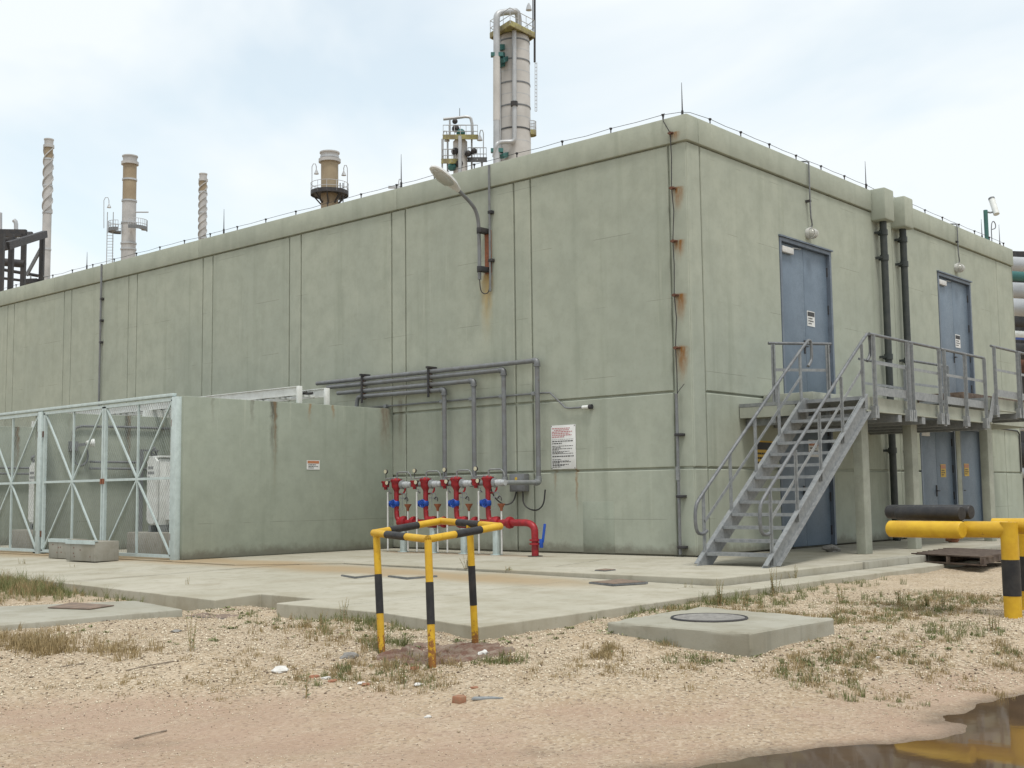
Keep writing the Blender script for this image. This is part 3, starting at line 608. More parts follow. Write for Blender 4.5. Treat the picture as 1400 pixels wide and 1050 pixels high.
# ------------------------------------------------------------ pipework on the long wall
SPR=[(3.27,3.53),(4.10,3.42),(4.88,3.27),(5.68,3.15)]
VY=[3.66,4.45,5.25,6.05]; VX=-1.1
gname=['rightmost grey fire pipe on the wall, beside the electrical box','second grey fire pipe from the notice board','third grey fire pipe from the notice board','grey fire pipe nearest the transformer bay wall']
for k,((y,z),yv) in enumerate(zip(SPR,VY)):
    t=thing('fire_water_pipe',gname[k],'pipe',(-.15,y,1.28),'grey fire pipes rising from the red valves'); r=.045; X=-.15
    end=9.6-.35*k if k<3 else 8.15
    m=MB(); m.tube([(X,y,1.36),(X,y,z-.06)],r,12); m.build('riser','pipe_grey',t)
    m=MB(); m.tube([(X,y+.07,z),(X,end,z+.02)],r,12)
    if k==3: m.tube([(X,end,z+.02),(X,end+.12,z+.0),(X,end+.16,z-.4)],r,12,2)
    m.build('run','pipe_grey',t)
    m=MB(); m.tube([(X,y,z-.09),(X,y,z-.03),(X,y+.03,z),(X,y+.1,z)],r*1.28,12,2); m.cyl((X,y,z-.11),(X,y,z-.08),r*1.45,n=12); m.build('elbow','galv_dark',t)
    # lower leg: out from the valve, then to the wall
    m=MB(); m.tube([(VX,yv-.20,1.28),(VX,y+.14,1.28),(VX+.03,y+.03,1.28),(VX+.12,y,1.28),(X-.1,y,1.28)],r*.98,12,1); m.build('outlet_leg','galv',t)
    m=MB(); m.tube([(X-.12,y,1.28),(X-.03,y,1.28),(X,y,1.31),(X,y,1.40)],r*1.3,12,2); m.build('elbow','galv',t)
    m=MB(); m.cyl((VX,yv-.22,1.28),(VX,yv-.34,1.28),.062,n=14); m.cyl((VX,yv-.34,1.28),(VX,yv-.42,1.28),.052,n=14); m.build('coupling','galv_light',t)
for y in (8.05,6.06):
    t=thing('pipe_hanger',('rusty pipe hanger nearer the bay wall end of the pipes' if y>7 else 'rusty pipe hanger nearer the upright grey pipes'),'bracket',(0,y,3.0),'pipe hangers on the long wall')
    m=MB(); m.box((-.26,y-.03,3.60),(0,y+.03,3.64)); m.box((-.23,y-.022,3.02),(-.205,y+.022,3.60)); m.build('frame','dark_steel',t)
    for z in (3.54,3.43,3.28,3.16): m=MB(); m.tube([(-.205,y,z+.05),(-.10,y,z+.06),(-.085,y,z),(-.10,y,z-.05),(-.205,y,z-.05)],.009,6,1); m.build('clamp','rust_steel',t)
t=thing('detection_conduit','thin grey conduit crossing behind the fire pipes to a wall sensor','conduit',(0,4.5,2.6))
pz=lambda y:2.95
m=MB(); m.tube([(-.05,8.2,2.93),(-.05,3.22,2.93),(-.05,3.05,2.92),(-.05,2.70,2.63),(-.05,2.60,2.61),(-.05,2.2,2.61)],.017,8); m.build('conduit','pipe_grey',t)
for y in (3.35,4.16,4.95,5.76,7.4): m=MB(); m.box((-.09,y+.04,2.895),(-.02,y+.13,2.965)); m.build('junction','galv',t,bevel=.008)
m=MB(); m.cyl((-.05,2.3,2.61),(-.05,2.15,2.61),.032,n=10); m.build('sensor_body','white_paint',t); m=MB(); m.cyl((-.05,2.15,2.61),(-.05,2.09,2.61),.045,n=10); m.box((-.05,2.1,2.58),(0,2.14,2.64)); m.build('sensor_base','dark_steel',t)
t=thing('junction_box','grey electrical box on the wall right of the red valves','box',(-.1,3.79,1.12))
m=MB(); m.box((-.16,3.62,1.12),(-.01,3.98,1.45)); m.build('box','aluminium_grey' if 'aluminium_grey' in MAT else 'pipe_grey',t,bevel=.012)
m=MB(); m.box((-.172,3.64,1.14),(-.162,3.96,1.43)); m.build('lid','pipe_grey',t,bevel=.004)
m=MB(); m.cyl((-.178,3.8,1.36),(-.17,3.8,1.36),.03,n=10); m.build('label_disc','sign_yellow',t)
m=MB(); m.tube([(-.1,3.7,1.12),(-.12,3.68,.86),(-.12,3.4,.75),(-.1,3.2,.85),(-.1,3.16,1.15)],.014,8,3); m.build('cable','dark_steel',t)
m=MB(); m.tube([(-.1,3.86,1.12),(-.14,3.9,.92),(-.3,4.0,.86),(-.5,4.1,1.05),(-.7,4.0,1.35)],.014,8,3); m.build('cable','dark_steel',t)
# ------------------------------------------------------------ deluge valves
def deluge(yv,label):
    t=thing('deluge_valve',label,'valve',(VX,yv,0),'row of red deluge valve sets'); X=VX
    m=MB(); m.prof((X,yv,1.16),[(0,.05),(.03,.062),(.06,.085),(.10,.095),(.16,.098),(.19,.118),(.215,.118),(.23,.09),(.25,.03)],18); m.build('valve_body','red',t)
    m=MB(); m.tube([(X,yv,1.17),(X,yv,.72),(X,yv-.03,.62),(X,yv-.12,.575),(X,yv-.2,.575)],.048,14,2); m.build('riser','red',t)
    m=MB(); m.prof((X,yv-.14,.575),[(0,.07),(.012,.105),(.04,.112),(.10,.112),(.13,.10),(.14,.07)],16,(0,-1,0)); m.build('flange','red',t)
    m=MB(); m.prof((X,yv+.10,.92),[(-.06,.03),(-.05,.058),(0,.066),(.06,.066),(.075,.05)],14,(0,1,0)); m.cyl((X,yv+.15,.92),(X-.07,yv+.17,.92),.045,n=12); m.build('gear_box','blue',t,bevel=.004)
    m=MB(); m.prof((X-.02,yv,.87),[(0,.06),(.02,.075),(.08,.075),(.10,.06)],14); m.build('butterfly_valve','blue',t)
    m=MB(); c=V((X-.10,yv-.015,.92))
    m.rings([c+V((.0,math.cos(a)*.072,math.sin(a)*.072)) for a in [2*PI*k/16 for k in range(17)]],.009,6,False); m.bar(c+V((0,-.07,0)),c+V((0,.07,0)),.012,.012); m.bar(c+V((0,0,-.07)),c+V((0,0,.07)),.012,.012,(0,1,0)); m.cyl(c,c+V((.1,0,0)),.012,n=8); m.build('handwheel','blue',t)
    m=MB(); m.prof((X-.03,yv+.27,1.19),[(0,.03),(.04,.036),(.05,.066),(.12,.07),(.14,.086),(.165,.086)],14); m.build('trim_actuator','red',t)
    for (dy,dx,z) in ((.27,-.04,1.54),(.145,-.12,1.32)):
        c=V((X+dx,yv+dy,z)); m=MB(); m.cyl(c,c+V((.03,0,0)),.043,n=16); m.cyl(c+V((.015,0,-.03)),c+V((.015,0,-.14)),.008,n=6); gg=m.build('gauge','dark_steel',t)
        m=MB(); m.cyl(c+V((-.006,0,0)),c+V((-.001,0,0)),.038,n=16); f=m.build('gauge_face','gauge_face',t); f.parent=gg
    m=MB(); m.tube([(X-.03,yv+.27,1.40),(X-.03,yv+.02,1.41),(X-.02,yv+.0,1.38)],.012,8); m.tube([(X,yv-.02,1.38),(X,yv-.02,1.50),(X,yv-.06,1.52),(X+.02,yv-.30,1.52)],.016,8); m.tube([(X+.02,yv-.30,1.52),(X+.04,yv-.36,1.46),(X+.06,yv-.36,1.3)],.012,8,1); m.build('trim_pipe','galv',t)
    m=MB(); m.tube([(X-.03,yv+.17,1.2),(X-.03,yv+.16,1.12),(X-.04,yv+.10,1.12),(X-.12,yv+.10,1.16)],.010,8,1); m.tube([(X,yv-.12,1.12),(X,yv-.25,1.10),(X,yv-.27,.98)],.012,8); m.tube([(X,yv-.10,1.03),(X,yv-.24,1.02)],.010,6); m.tube([(X,yv-.04,.80),(X,yv-.16,.80),(X,yv-.16,1.1)],.008,6); m.build('trim_pipe','galv',t)
    m=MB(); m.tube([(X-.10,yv+.14,1.14),(X-.10,yv+.14,.03)],.016,10); m.build('drain_pipe','lamp_housing',t)
    m=MB(); m.tube([(X-.02,yv-.335,.80),(X-.02,yv-.335,.03)],.016,10); m.build('drain_pipe','lamp_housing',t)
    m=MB(); m.prof((X-.02,yv-.335,.78),[(0,.022),(.05,.028),(.12,.07),(.13,.072),(.131,.06),(.06,.02)],14); m.build('tundish','copper_rust',t)
    m=MB(); m.tube([(X-.02,yv-.335,.96),(X-.02,yv-.335,1.02),(X-.02,yv-.29,1.05),(X-.01,yv-.24,1.0)],.010,6,1); m.build('drip_tube','dark_steel',t)
    m=MB(); m.prof((X,yv-.13,1.28),[(0,.05),(.015,.085),(.05,.09),(.065,.06),(.09,.05)],16,(0,-1,0)); m.build('outlet_flange','galv',t)
    m=MB(); m.box((X-.05,yv-.245,.008),(X+.05,yv-.145,.47)); m.box((X-.08,yv-.275,.0),(X+.08,yv-.115,.012)); m.build('support_post','gate_paint',t,bevel=.003)
    m=MB()
    for k in range(8): a=k*PI/4+.2; m.cyl((X+.098*math.cos(a),yv+.098*math.sin(a),1.33),(X+.098*math.cos(a),yv+.098*math.sin(a),1.40),.011,n=6)
    m.build('flange_bolts','galv_dark',t)['kind']='stuff'
    m=MB(); m.tube([(X+.2,yv-.04,1.3),(X+.2,yv-.02,1.12),(X+.05,yv-.02,1.1)],.018,8,1); m.build('trim_pipe','red',t)
    return t
vl=['rightmost red deluge valve set, next to the electrical box','second red deluge valve set from the electrical box','third red deluge valve set from the electrical box','red deluge valve set nearest the transformer bay wall']
v0=deluge(VY[0],vl[0])
for k in range(1,4): c=copy_tree(v0,(VX,VY[k],0)); c['label']=vl[k]
t=thing('fire_main','red fire water main along the row of valves, turning down at right','pipe',(VX,2.6,0))
m=MB(); m.tube([(VX,6.0,.56),(VX,2.95,.575),(VX,2.70,.575),(VX,2.58,.50),(VX,2.57,.36),(VX,2.57,-.02)],.062,16,3); m.build('main_pipe','red',t)
for y in (5.62,5.2,4.82,4.4,4.02,3.56,3.2): m=MB(); m.prof((VX,y,.575),[(0,.065),(.01,.10),(.05,.108),(.09,.10),(.10,.065)],16,(0,-1,0)); m.build('flange','red',t)
for z in (.20,.265): m=MB(); m.cyl((VX,2.57,z),(VX,2.57,z+.03),.098,n=16); m.build('flange','red',t)
m=MB(); m.box((VX-.02,2.40,.15),(VX+.02,2.46,.30)); m.bar((VX,2.40,.24),(VX+.02,2.36,.56),.05,.018,(1,0,0)); m.build('valve_lever','blue',t,bevel=.006)
m=MB(); m.cyl((VX,2.57,.002),(VX,2.57,.012),.13,n=18); m.build('floor_sleeve','sealant',t)
# ------------------------------------------------------------ stairs
YL,YR=-1.30,-2.36; SX0,SX1,DK=-2.0,1.45,2.60
t=thing('steel_staircase','grey galvanised steel staircase with handrails up to the walkway','stairs',((SX0+SX1)/2,(YL+YR)/2,0))
sl=(DK+.02)/(SX1-SX0)
for y in (YL,YR):
    hh=.30; m=MB(); m.poly([(SX0-.04,y-.006,.0),(SX0+.38,y-.006,.0),(SX1+.10,y-.006,DK-.24),(SX1+.10,y-.006,DK+.03),(SX1-.05,y-.006,DK+.03)],(0,.012,0))
    d=V((SX1-SX0,0,DK)).normalized(); yo=.0 ; sg=1 if y==YL else -1
    m.bar(V((SX0+.0,y+sg*.035,.03)),V((SX1-.02,y+sg*.035,DK+.022)),.07,.012,V((-d.z,0,d.x))); m.bar(V((SX0+.36,y+sg*.035,.008)),V((SX1+.07,y+sg*.035,DK-.26)),.07,.012,V((-d.z,0,d.x)))
    m.build('stringer','galv',t,smooth=False)
NT_=13; tr=None
for k in range(NT_):
    z=DK*(k+1)/(NT_+1); x=SX0+.10+(z)/sl
    if tr is None:
        m=MB(); m.box((x-.13,YR+.012,z-.028),(x+.15,YL-.012,z)); m.box((x-.14,YR+.012,z-.045),(x-.13,YL-.012,z+.002)); tr=m.build('tread','galv',t,smooth=False); tx,tz=x,z
    else: share(tr,'tread',(x-tx,0,z-tz),t)
def rail_line(y):
    top=[V((SX0-.02+1.0/sl*0-.02,y,.86)),V((SX0-.02,y,.9)),V((SX1-.0,y,DK+.98))]
    m=MB(); x0=SX0+.10; 
    a=V((x0,y,1.0)); b=V((SX1+.12,y,DK+1.02))
    m.tube([a+V((.16,0,-.50)),a+V((.05,0,-.55)),a+V((-.14,0,-.52)),a+V((-.15,0,-.15)),a,b,b+V((.14,0,.02)),b+V((.16,0,-.12)),b+V((.16,0,-.32)),b+V((.02,0,-.44))],.026,10,2); m.build('handrail','galv_dark',t)
    ps=[]
    for k in range(5):
        x=SX0+.22+k*(SX1-SX0-.32)/4; zb=(x-SX0)*sl-.10; zt=(x-x0)*( (b.z-a.z)/(b.x-a.x))+1.0; ps.append((x,zb,zt))
        sg=1 if y>-1.8 else -1
        m=MB(); m.box((x-.03,y+sg*.010,max(zb-.05,.02)),(x+.03,y+sg*.02,zt-.015)); m.box((x-.006,y+sg*.021,max(zb-.05,.02)),(x+.006,y+sg*.05,zt-.015)); m.build('post','galv',t,smooth=False)
    m=MB(); yk=y+(.003 if y>-1.8 else -.003); m.bar((ps[0][0],yk,ps[0][2]-.45),(ps[-1][0],yk,ps[-1][2]-.45),.008,.05); m.build('knee_rail','galv',t,smooth=False)
rail_line(YL); rail_line(YR)
# ------------------------------------------------------------ walkway
YO=-2.40
t=thing('raised_walkway','raised walkway of pale concrete beams and columns with galvanised railings','walkway',(5,-1.2,0))
def colm(x): m=MB(); m.box((x-.13,-1.99,0),(x+.13,-1.82,2.40)); m.build('column','platform_conc',t,bevel=.012)
for x in (2.20,4.25,8.05): colm(x)
m=MB(); m.box((1.46,YO+.10,DK-.06),(7.15,-.02,DK)); m.build('deck','galv',t,smooth=False)
m=MB(); m.box((7.17,YO+.10,DK+.22),(10.9,-.9,DK+.28)); m.build('deck','galv',t,smooth=False)
for a,b,z in ((1.46,7.15,DK),(7.17,10.9,DK+.28)):
    m=MB(); m.box((a,YO+.06,z-.25),(b,YO+.098,z-.004)); m.box((a,YO+.02,z-.25),(b,YO+.058,z-.225)); m.build('edge_beam','platform_conc',t,smooth=False)
m=MB(); m.box((1.46,-1.10,DK-.25),(1.52,-.02,DK-.065)); m.build('edge_beam','platform_conc',t,smooth=False)
k=0
x=1.75
while x<7.1: m=MB(); m.box((x-.07,YO+.02,DK-.38),(x+.07,-.02,DK-.262)); m.build('cross_beam','galv',t,smooth=False); x+=1.0
for x in (7.5,8.6,9.7): m=MB(); m.box((x-.07,YO+.02,DK-.10),(x+.07,-.9,DK+.018)); m.build('cross_beam','galv',t,smooth=False)
m=MB(); m.box((2.3,-1.0,DK+.004),(5.9,-.02,DK+.21)); m.build('door_step','platform_conc',t,bevel=.01)
m=MB(); m.box((9.2,-1.05,DK+.29),(13.6,-.02,3.19)); m.build('door_step','wood',t,bevel=.01)
m=MB(); m.box((9.2,-1.06,DK-.05),(13.6,-.02,DK+.285)); m.build('edge_beam','platform_conc',t,smooth=False)
def railing(p,q,n,zt=1.03,ends=True,toe=True):
    p,q=V(p),V(q)
    m=MB(); e=(q-p).normalized()*.08; m.tube([p-e+V((0,0,zt)),q+e+V((0,0,zt))],.026,10); m.build('top_rail','galv_dark',t)
    m=MB(); m.bar(p+V((0,0,zt*.55)),q+V((0,0,zt*.55)),.008,.05); m.build('knee_rail','galv',t,smooth=False)
    if toe: m=MB(); m.bar(p+V((0,0,.10)),q+V((0,0,.10)),.008,.14); m.build('toe_board','galv',t,smooth=False)
    d=(q-p).normalized(); n_=V((-d.y,d.x,0))
    for k in range(n):
        c=p.lerp(q,k/(n-1)); c=c+n_*-.012
        m=MB(); m.bar(c+V((0,0,-.30)),c+V((0,0,zt-.02)),.075,.012,n_); m.bar(c-n_*.03+V((0,0,-.30)),c-n_*.03+V((0,0,zt-.02)),.012,.045,n_); m.build('post','galv',t,smooth=False)
        m=MB(); m.box(c+V((-.07,-.045,-.36)),c+V((.07,.045,-.16))); m.build('post_bracket','galv',t,smooth=False)
railing((1.70,YO,DK),(3.05,YO,DK),2); railing((3.22,YO,DK),(4.45,YO,DK),2); railing((4.68,YO,DK),(6.70,YO,DK),3)
railing((7.28,YO,DK+.28),(8.62,YO,DK+.28),2); railing((8.72,YO,DK+.28),(10.6,YO,DK+.28),2)
railing((1.55,-.66,DK),(2.35,-1.28,DK),2,toe=False)
railing((5.1,-.62,DK),(7.1,-.62,DK),2,toe=False); railing((6.05,-1.2,DK),(7.9,-1.2,DK+.02),2,toe=False)
for a in (YO,):
    m=MB(); m.poly([(6.86,a-.006,DK-.22),(7.02,a-.006,DK-.22),(7.36,a-.006,DK+.22),(7.30,a-.006,DK+.36),(7.2,a-.006,DK+.36)],(0,.012,0)); m.build('step_stringer','galv',t,smooth=False)
# thin conduits under the walkway
lone(MB().tube([(6.3,-.03,2.42),(7.0,-.03,2.42),(8.9,-.03,2.38)],.02,8),'wall_conduit','galv_dark','thin conduit on the wall under the walkway between the downpipes','conduit',(7,-.03,2.4))
lone(MB().tube([(13.3,-.03,2.62),(15.6,-.03,2.58),(15.75,-.03,2.5),(15.75,-.03,1.5)],.02,8),'wall_conduit','dark_steel','thin conduit turning down near the building\'s right edge','conduit',(15,-.03,1.5))
# ------------------------------------------------------------ transformer bays
def baywall(y0,y1,label,hgt=2.87):
    m=MB(); m.box((-5.0,y0,0),(-.006,y1,hgt)); return lone(m,'bay_wall','bay_wall',label,'wall',(-2.5,y0,0),bevel=.015)
baywall(7.32,7.60,'plain concrete fire wall beside the red valves, carrying a small sign')
baywall(12.42,12.70,'concrete dividing wall inside the gated enclosure, with a lamp'); baywall(17.5,17.8,'far concrete dividing wall behind the leftmost gate')
def gatebay(ya,yb,label,gl):
    for yy,lab in ((ya,label[0]),):
        o=MB(); o.box((-5.11,yy-.07,0),(-4.97,yy+.07,2.86)); lone(o,'gate_post','gate_paint',lab,'post',(-5.04,yy,0),'posts of the mesh gates',bevel=.006)
    mid=(ya+yb)/2
    for (a,b),lab in zip(((ya+.09,mid-.012),(mid+.012,yb-.09)),gl):
        t=thing('mesh_gate',lab,'gate',(-5.05,(a+b)/2,.05),'pale steel mesh gates with crossed bars'); X=-5.05; z0,z1=.06,2.82; zc=1.43; c=V((X,(a+b)/2,zc)); s_=.055
        for p,q in (((X,a,z0),(X,b,z0)),((X,a,z1),(X,b,z1)),((X,a+s_/2,z0),(X,a+s_/2,z1)),((X,b-s_/2,z0),(X,b-s_/2,z1))): m=MB(); m.bar(p,q,s_,s_,(1,0,0) if p[1]==q[1] else (1,0,0)); m.build('frame_bar','gate_paint',t,smooth=False)
        m=MB(); m.bar((X,a+s_,zc),(X,b-s_,zc),.045,.04,(1,0,0)); m.build('cross_bar','gate_paint',t,smooth=False)
        m=MB(); m.bar((X+.003,c.y,z0+.03),(X+.003,c.y,z1-.03),.035,.035,(1,0,0)); m.build('upright_bar','gate_paint',t,smooth=False)
        for p in ((a+s_,z0+.03),(b-s_,z0+.03),(a+s_,z1-.03),(b-s_,z1-.03)): m=MB(); m.bar((X-.004,p[0],p[1]),(X-.004,c.y,c.z),.032,.03,(1,0,0)); m.build('brace','gate_paint',t,smooth=False)
        m=MB(); w_=b-a; h_=z1-z0; st=.072; r=.0019; xm=X+.024
        for sg in (1,-1):
            for k in range(-int(h_/st/1.6)-1,int(w_/st)+2):
                u=k*st; pts=[]                    # line y = u + v/1.6
                v0=max(0,-u*1.6); v1=min(h_,(w_-u)*1.6)
                if v1-v0<.03: continue
                f=lambda v:(xm,a+(u+v/1.6 if sg>0 else w_-(u+v/1.6)),z0+v)
                m.rings([f(v0),f(v1)],r,3,False)
        o=m.build('wire_mesh','wire',t,smooth=False); o['kind']='stuff'
        m=MB(); m.box((X-.05,b-.05 if lab is gl[0] else a-.02,1.36),(X-.02,b+.02 if lab is gl[0] else a+.05,1.46)); m.build('latch','copper_rust',t)
        for zz in (.4,2.4): m=MB(); yh=a if lab is gl[0] else b; m.cyl((X-.035,yh,zz-.06),(X-.035,yh,zz+.06),.018,n=8); m.build('hinge','rust_steel',t)
gatebay(7.47,12.29,['pale gate post at the end of the plain concrete fire wall'],['mesh gate leaf nearest the fire wall, in front of the white transformer','mesh gate leaf left of the latch, partly behind the concrete blocks'])
gatebay(12.31+.0,17.15,['pale gate post between the two gated bays'],['mesh gate leaf just left of the middle gate post','mesh gate leaf at the far left edge of the enclosure'])
lone(MB().box((-5.11,17.1,0),(-4.97,17.24,2.86)),'gate_post','gate_paint','farthest pale gate post at the left end','post',(-5.04,17.17,0),'posts of the mesh gates')
lone(MB().box((-5.09,7.56,2.875),(-5.0,17.1,2.93)),'gate_lintel','gate_paint','long pale steel lintel over the mesh gates','beam',(-5.05,12,2.875),bevel=.005)
def transformer(y0,label):
    t=thing('transformer',label,'transformer',(-3.2,y0+.3,0),'white transformers behind the mesh gates'); X0=-3.95; z0,z1=.62,1.85
    m=MB(); m.box((-4.1,y0-.35,0),(-1.9,y0+.9,.42)); m.build('plinth','block',t,bevel=.015)
    m=MB(); m.box((X0+.02,y0-.02,.425),(-2.0,y0+.07,.55)); m.box((X0+.02,y0+.31,.425),(-2.0,y0+.40,.55)); m.build('skid','galv',t,smooth=False)
    m=MB(); m.box((X0+.02,y0,.555),(-2.2,y0+.36,z1)); m.build('tank','white_paint',t,bevel=.015)
    m=MB(); m.poly([(X0,y0+.04,z0+.05),(X0,y0+.1,z0-.03),(X0,y0+.29,z0-.03),(X0,y0+.36,z0+.05),(X0,y0+.36,z1-.05),(X0,y0+.29,z1+.02),(X0,y0+.1,z1+.02),(X0,y0+.02,z1-.05)],(-.05,0,0)); m.build('end_plate','white_paint',t,smooth=False)
    m=MB(); 
    for k in range(3): lines(m,y0+.33,y0+.1,z1-.2-.1*k,.055,lambda u,z:(X0-.053,u,z),(.9,.95,.35)[k],k+3)
    m.build('stencil_marks','pipe_grey',t,smooth=False)['kind']='stuff'
    m=MB(); m.box((X0,y0-.03,z1+.02),(-2.1,y0+.39,z1+.06)); m.build('lid','white_paint',t,bevel=.008)
    fin=None
    for k in range(16):
        x=X0+.15+k*.1
        if fin is None: m=MB(); m.box((x-.012,y0-.24,z0+.04),(x+.012,y0-.004,z1-.08)); fin=m.build('cooling_fin','white_paint',t,smooth=False); fx=x
        else: share(fin,'cooling_fin',(x-fx,0,0),t)
    m=MB(); m.box((X0+.1,y0-.25,1.05),(-2.2,y0-.242,1.08)); m.build('fin_tie','galv',t,smooth=False)
    m=MB(); m.cyl((-3.75,y0-.24,2.40),(-2.7,y0-.24,2.40),.145,n=20); m.build('conservator','white_paint',t)
    m=MB()
    m.cyl((-3.6,y0-.24,1.915),(-3.6,y0-.24,2.27),.02,n=8); m.cyl((-2.9,y0-.24,1.915),(-2.9,y0-.24,2.27),.02,n=8); m.box((-3.7,y0-.52,1.89),(-2.8,y0+.1,1.914)); m.build('conservator_support','galv',t)
    for k in range(3):
        m=MB(); m.prof((-3.5+k*.5,y0+.25,z1+.06),[(0,.06)]+[(.03+.05*q+d,(.055 if d else .032)) for q in range(6) for d in (0,.02)]+[(.36,.02)],12); m.build('bushing','copper_rust',t)
    m=MB(); m.tube([(X0+.05,y0+.3,z1+.06),(X0-.06,y0+.28,z1+.16),(X0+.04,y0+.22,z1+.22)],.03,8,1); m.build('valve','galv_dark',t)
transformer(9.74,'white transformer with cooling fins behind the gate nearest the fire wall'); transformer(14.55,'white transformer behind the left-hand gates, mostly hidden by the post')
t=thing('cable_tray','white steel cable tray spanning over the transformer bays','cable tray',(-2.2,9,2.9)) 
for x in (-2.40,-1.72):
    m=MB(); m.box((x-.02,7.42,3.03),(x+.02,16.9,3.19)); m.box((x-.05,7.42,3.19),(x+.05,16.9,3.205)); m.build('side_rail','white_paint',t,smooth=False)
    m=MB(); m.box((x-.05,7.35,2.872),(x+.05,7.418,3.205)); m.build('end_leg','white_paint',t,bevel=.006)
for k in range(12): y=7.75+k*.75; m=MB(); m.box((-2.379,y-.03,3.04),(-1.741,y+.03,3.08)); m.build('rung','white_paint',t,smooth=False)
m=MB()
for x in (-2.2,-2.05,-1.9): m.tube([(x,7.6,3.11),(x+.03,11,3.105),(x,16.8,3.11)],.025,8)
m.build('cables','dark_steel',t)
for y in (12.55,17.6):
    m=MB(); m.box((-2.6,y-.05,2.872),(-1.5,y+.05,3.028)); m.build('bearer','white_paint',t,smooth=False)
# fittings on the dividing wall in the first bay
t=thing('flood_lamp','small white floodlight with looped cable on the dividing wall','lamp',(-4.1,12.4,2.2))
m=MB(); m.prof((-4.0,12.15,2.25),[(0,.09),(.10,.06),(.16,.03)],14,(-.8,.2,0)); m.build('lamp_head','white_paint',t)
m=MB(); m.bar((-3.95,12.2,2.24),(-4.3,12.39,2.2),.04,.06); m.box((-4.42,12.33,2.08),(-4.25,12.42,2.28)); m.build('bracket','pipe_grey',t)
m=MB(); m.tube([(-4.34,12.37,2.1),(-4.32,12.36,1.85),(-4.15,12.36,1.75),(-4.0,12.36,1.9),(-4.02,12.37,2.12)],.02,8,2); m.tube([(-4.34,12.37,2.28),(-4.34,12.37,2.55),(-4.1,12.37,2.62),(-.5,12.37,2.62)],.025,8,1); m.build('cable','pipe_grey',t)
t=thing('bay_pipework','dark cable ladder and pipes running along the dividing wall behind the gates','pipework',(-2.2,12.3,0))
for z in (1.72,1.86): m=MB(); m.cyl((-4.0,12.3,z),(-.3,12.3,z),.025,n=8); m.build('pipe','pipe_grey',t)
m=MB(); m.box((-2.9,12.2,0),(-2.8,12.3,2.1)); m.build('post','pipe_grey',t); m=MB(); m.box((-2.45,12.3,.4),(-2.4,12.34,2.1)); m.build('post','pipe_grey',t); m=MB(); m.box((-2.9,12.24,2.1),(-2.4,12.3,2.14)); m.build('post','pipe_grey',t)
t=thing('bay_pipework','grey pipes along the far dividing wall at the left edge','pipework',(-2.2,17.3,0))
for z in (1.72,1.86): m=MB(); m.cyl((-4.6,17.35,z),(-.3,17.35,z),.025,n=8); m.build('pipe','pipe_grey',t)
m=MB(); m.box((-4.4,17.2,0),(-4.2,17.4,2.1)); m.build('post','pipe_grey',t)
# concrete blocks before the gate
for (y0,y1,x0,x1,lab) in ((10.12,10.84,-5.62,-5.22,'left one of two short concrete blocks standing before the mesh gate'),(8.62,9.62,-5.92,-5.45,'right one of two short concrete blocks, with reddish marks')):
    t=thing('concrete_block',lab,'block',(-5.5,(y0+y1)/2,-.02),'concrete blocks before the gate'); m=MB(); m.box((x0,y0,-.02),(x1,y1,.331)); m.build('body','block',t,bevel=.012)
    m=MB(); m.box((x0-.01,y0-.01,.332),(x0+.06,y1+.01,.345)); m.box((x0-.012,y0-.01,.28),(x0-.004,y1+.01,.345)); m.build('edge_angle','gate_paint',t,smooth=False)
    m=MB(); rr=random.Random(int(y0*10))
    for k in range(5): yy=rr.uniform(y0+.15,y1-.15); zz=rr.uniform(.05,.25); m.cyl((x0-.003,yy,zz),(x0+.002,yy,zz),.014,n=8)
    m.build('bolt_holes','rust_steel',t)
# ------------------------------------------------------------ striped guard frame
Lp,Fp,Rp,Bp=V((-10.10,-3.30,.755)),V((-10.28,-4.13,.722)),V((-9.45,-4.14,.800)),V((-9.36,-3.36,.838))
t=thing('guard_frame','leaning yellow and black striped pipe frame standing in the gravel','barrier',(-9.9,-3.8,-.25)); r=.030
def striped(a,b,r,bands,name,split=True):
    a,b=V(a),V(b); m=MB(); m.cyl(a,b,r,n=14); m.sphere(a,r*1.05,10); po=m.build(name,'yellow_guard',t)
    for u,v in bands: m=MB(); m.cyl(a.lerp(b,u),a.lerp(b,v),r+.0018,n=14); o=m.build('black_band','black_paint',t); o.parent=po
for a,b,bd in ((Lp,Fp,(.25,.62)),(Fp,Rp,(.36,.72)),(Rp,Bp,(.32,.70)),(Bp,Lp,(.36,.78))): striped(a,b,r,[bd],'top_rail')
def foot(px,py,a,z): f=onZ(px,py,z); return f+(f-a).normalized()*.16
for a,f_,bd in ((Lp+V((.0,-.03,0)),(522,893),(.30,.58)),(Fp,(591,907),(.30,.59)),(Rp.lerp(Bp,.5),(650,883),(.30,.58))): striped(a,foot(*f_,a,-.22),r,[bd],'post')
m=MB(); pts=[]
for k in range(64): a=2*PI*k/64; rr=1+.30*mnoise.noise(V((math.cos(a)*1.5,math.sin(a)*1.5,3))); pts.append((-9.82+.62*rr*math.cos(a),-3.86+.46*rr*math.sin(a)))
cen=(-9.82,-3.86); nr=16
for q in range(nr):
    for x,y in pts: f=1-q/nr; px,py=cen[0]+(x-cen[0])*f,cen[1]+(y-cen[1])*f; m.v.append((px,py,G(px,py)+(-.02 if q==0 else .004+.035*max(0,mnoise.noise(V((px*3.5,py*3.5,1)))+.1)+.035*abs(mnoise.noise(V((px*13,py*13,1))))+.02*mnoise.noise(V((px*37,py*37,1))))))
n=len(pts)
for q in range(nr-1):
    for j in range(n): m.f.append((q*n+j,q*n+(j+1)%n,(q+1)*n+(j+1)%n,(q+1)*n+j))
m.f.append(tuple((nr-1)*n+j for j in range(n)))
o=m.build('rusty_soil','soil_red',smooth=False); struct(o)
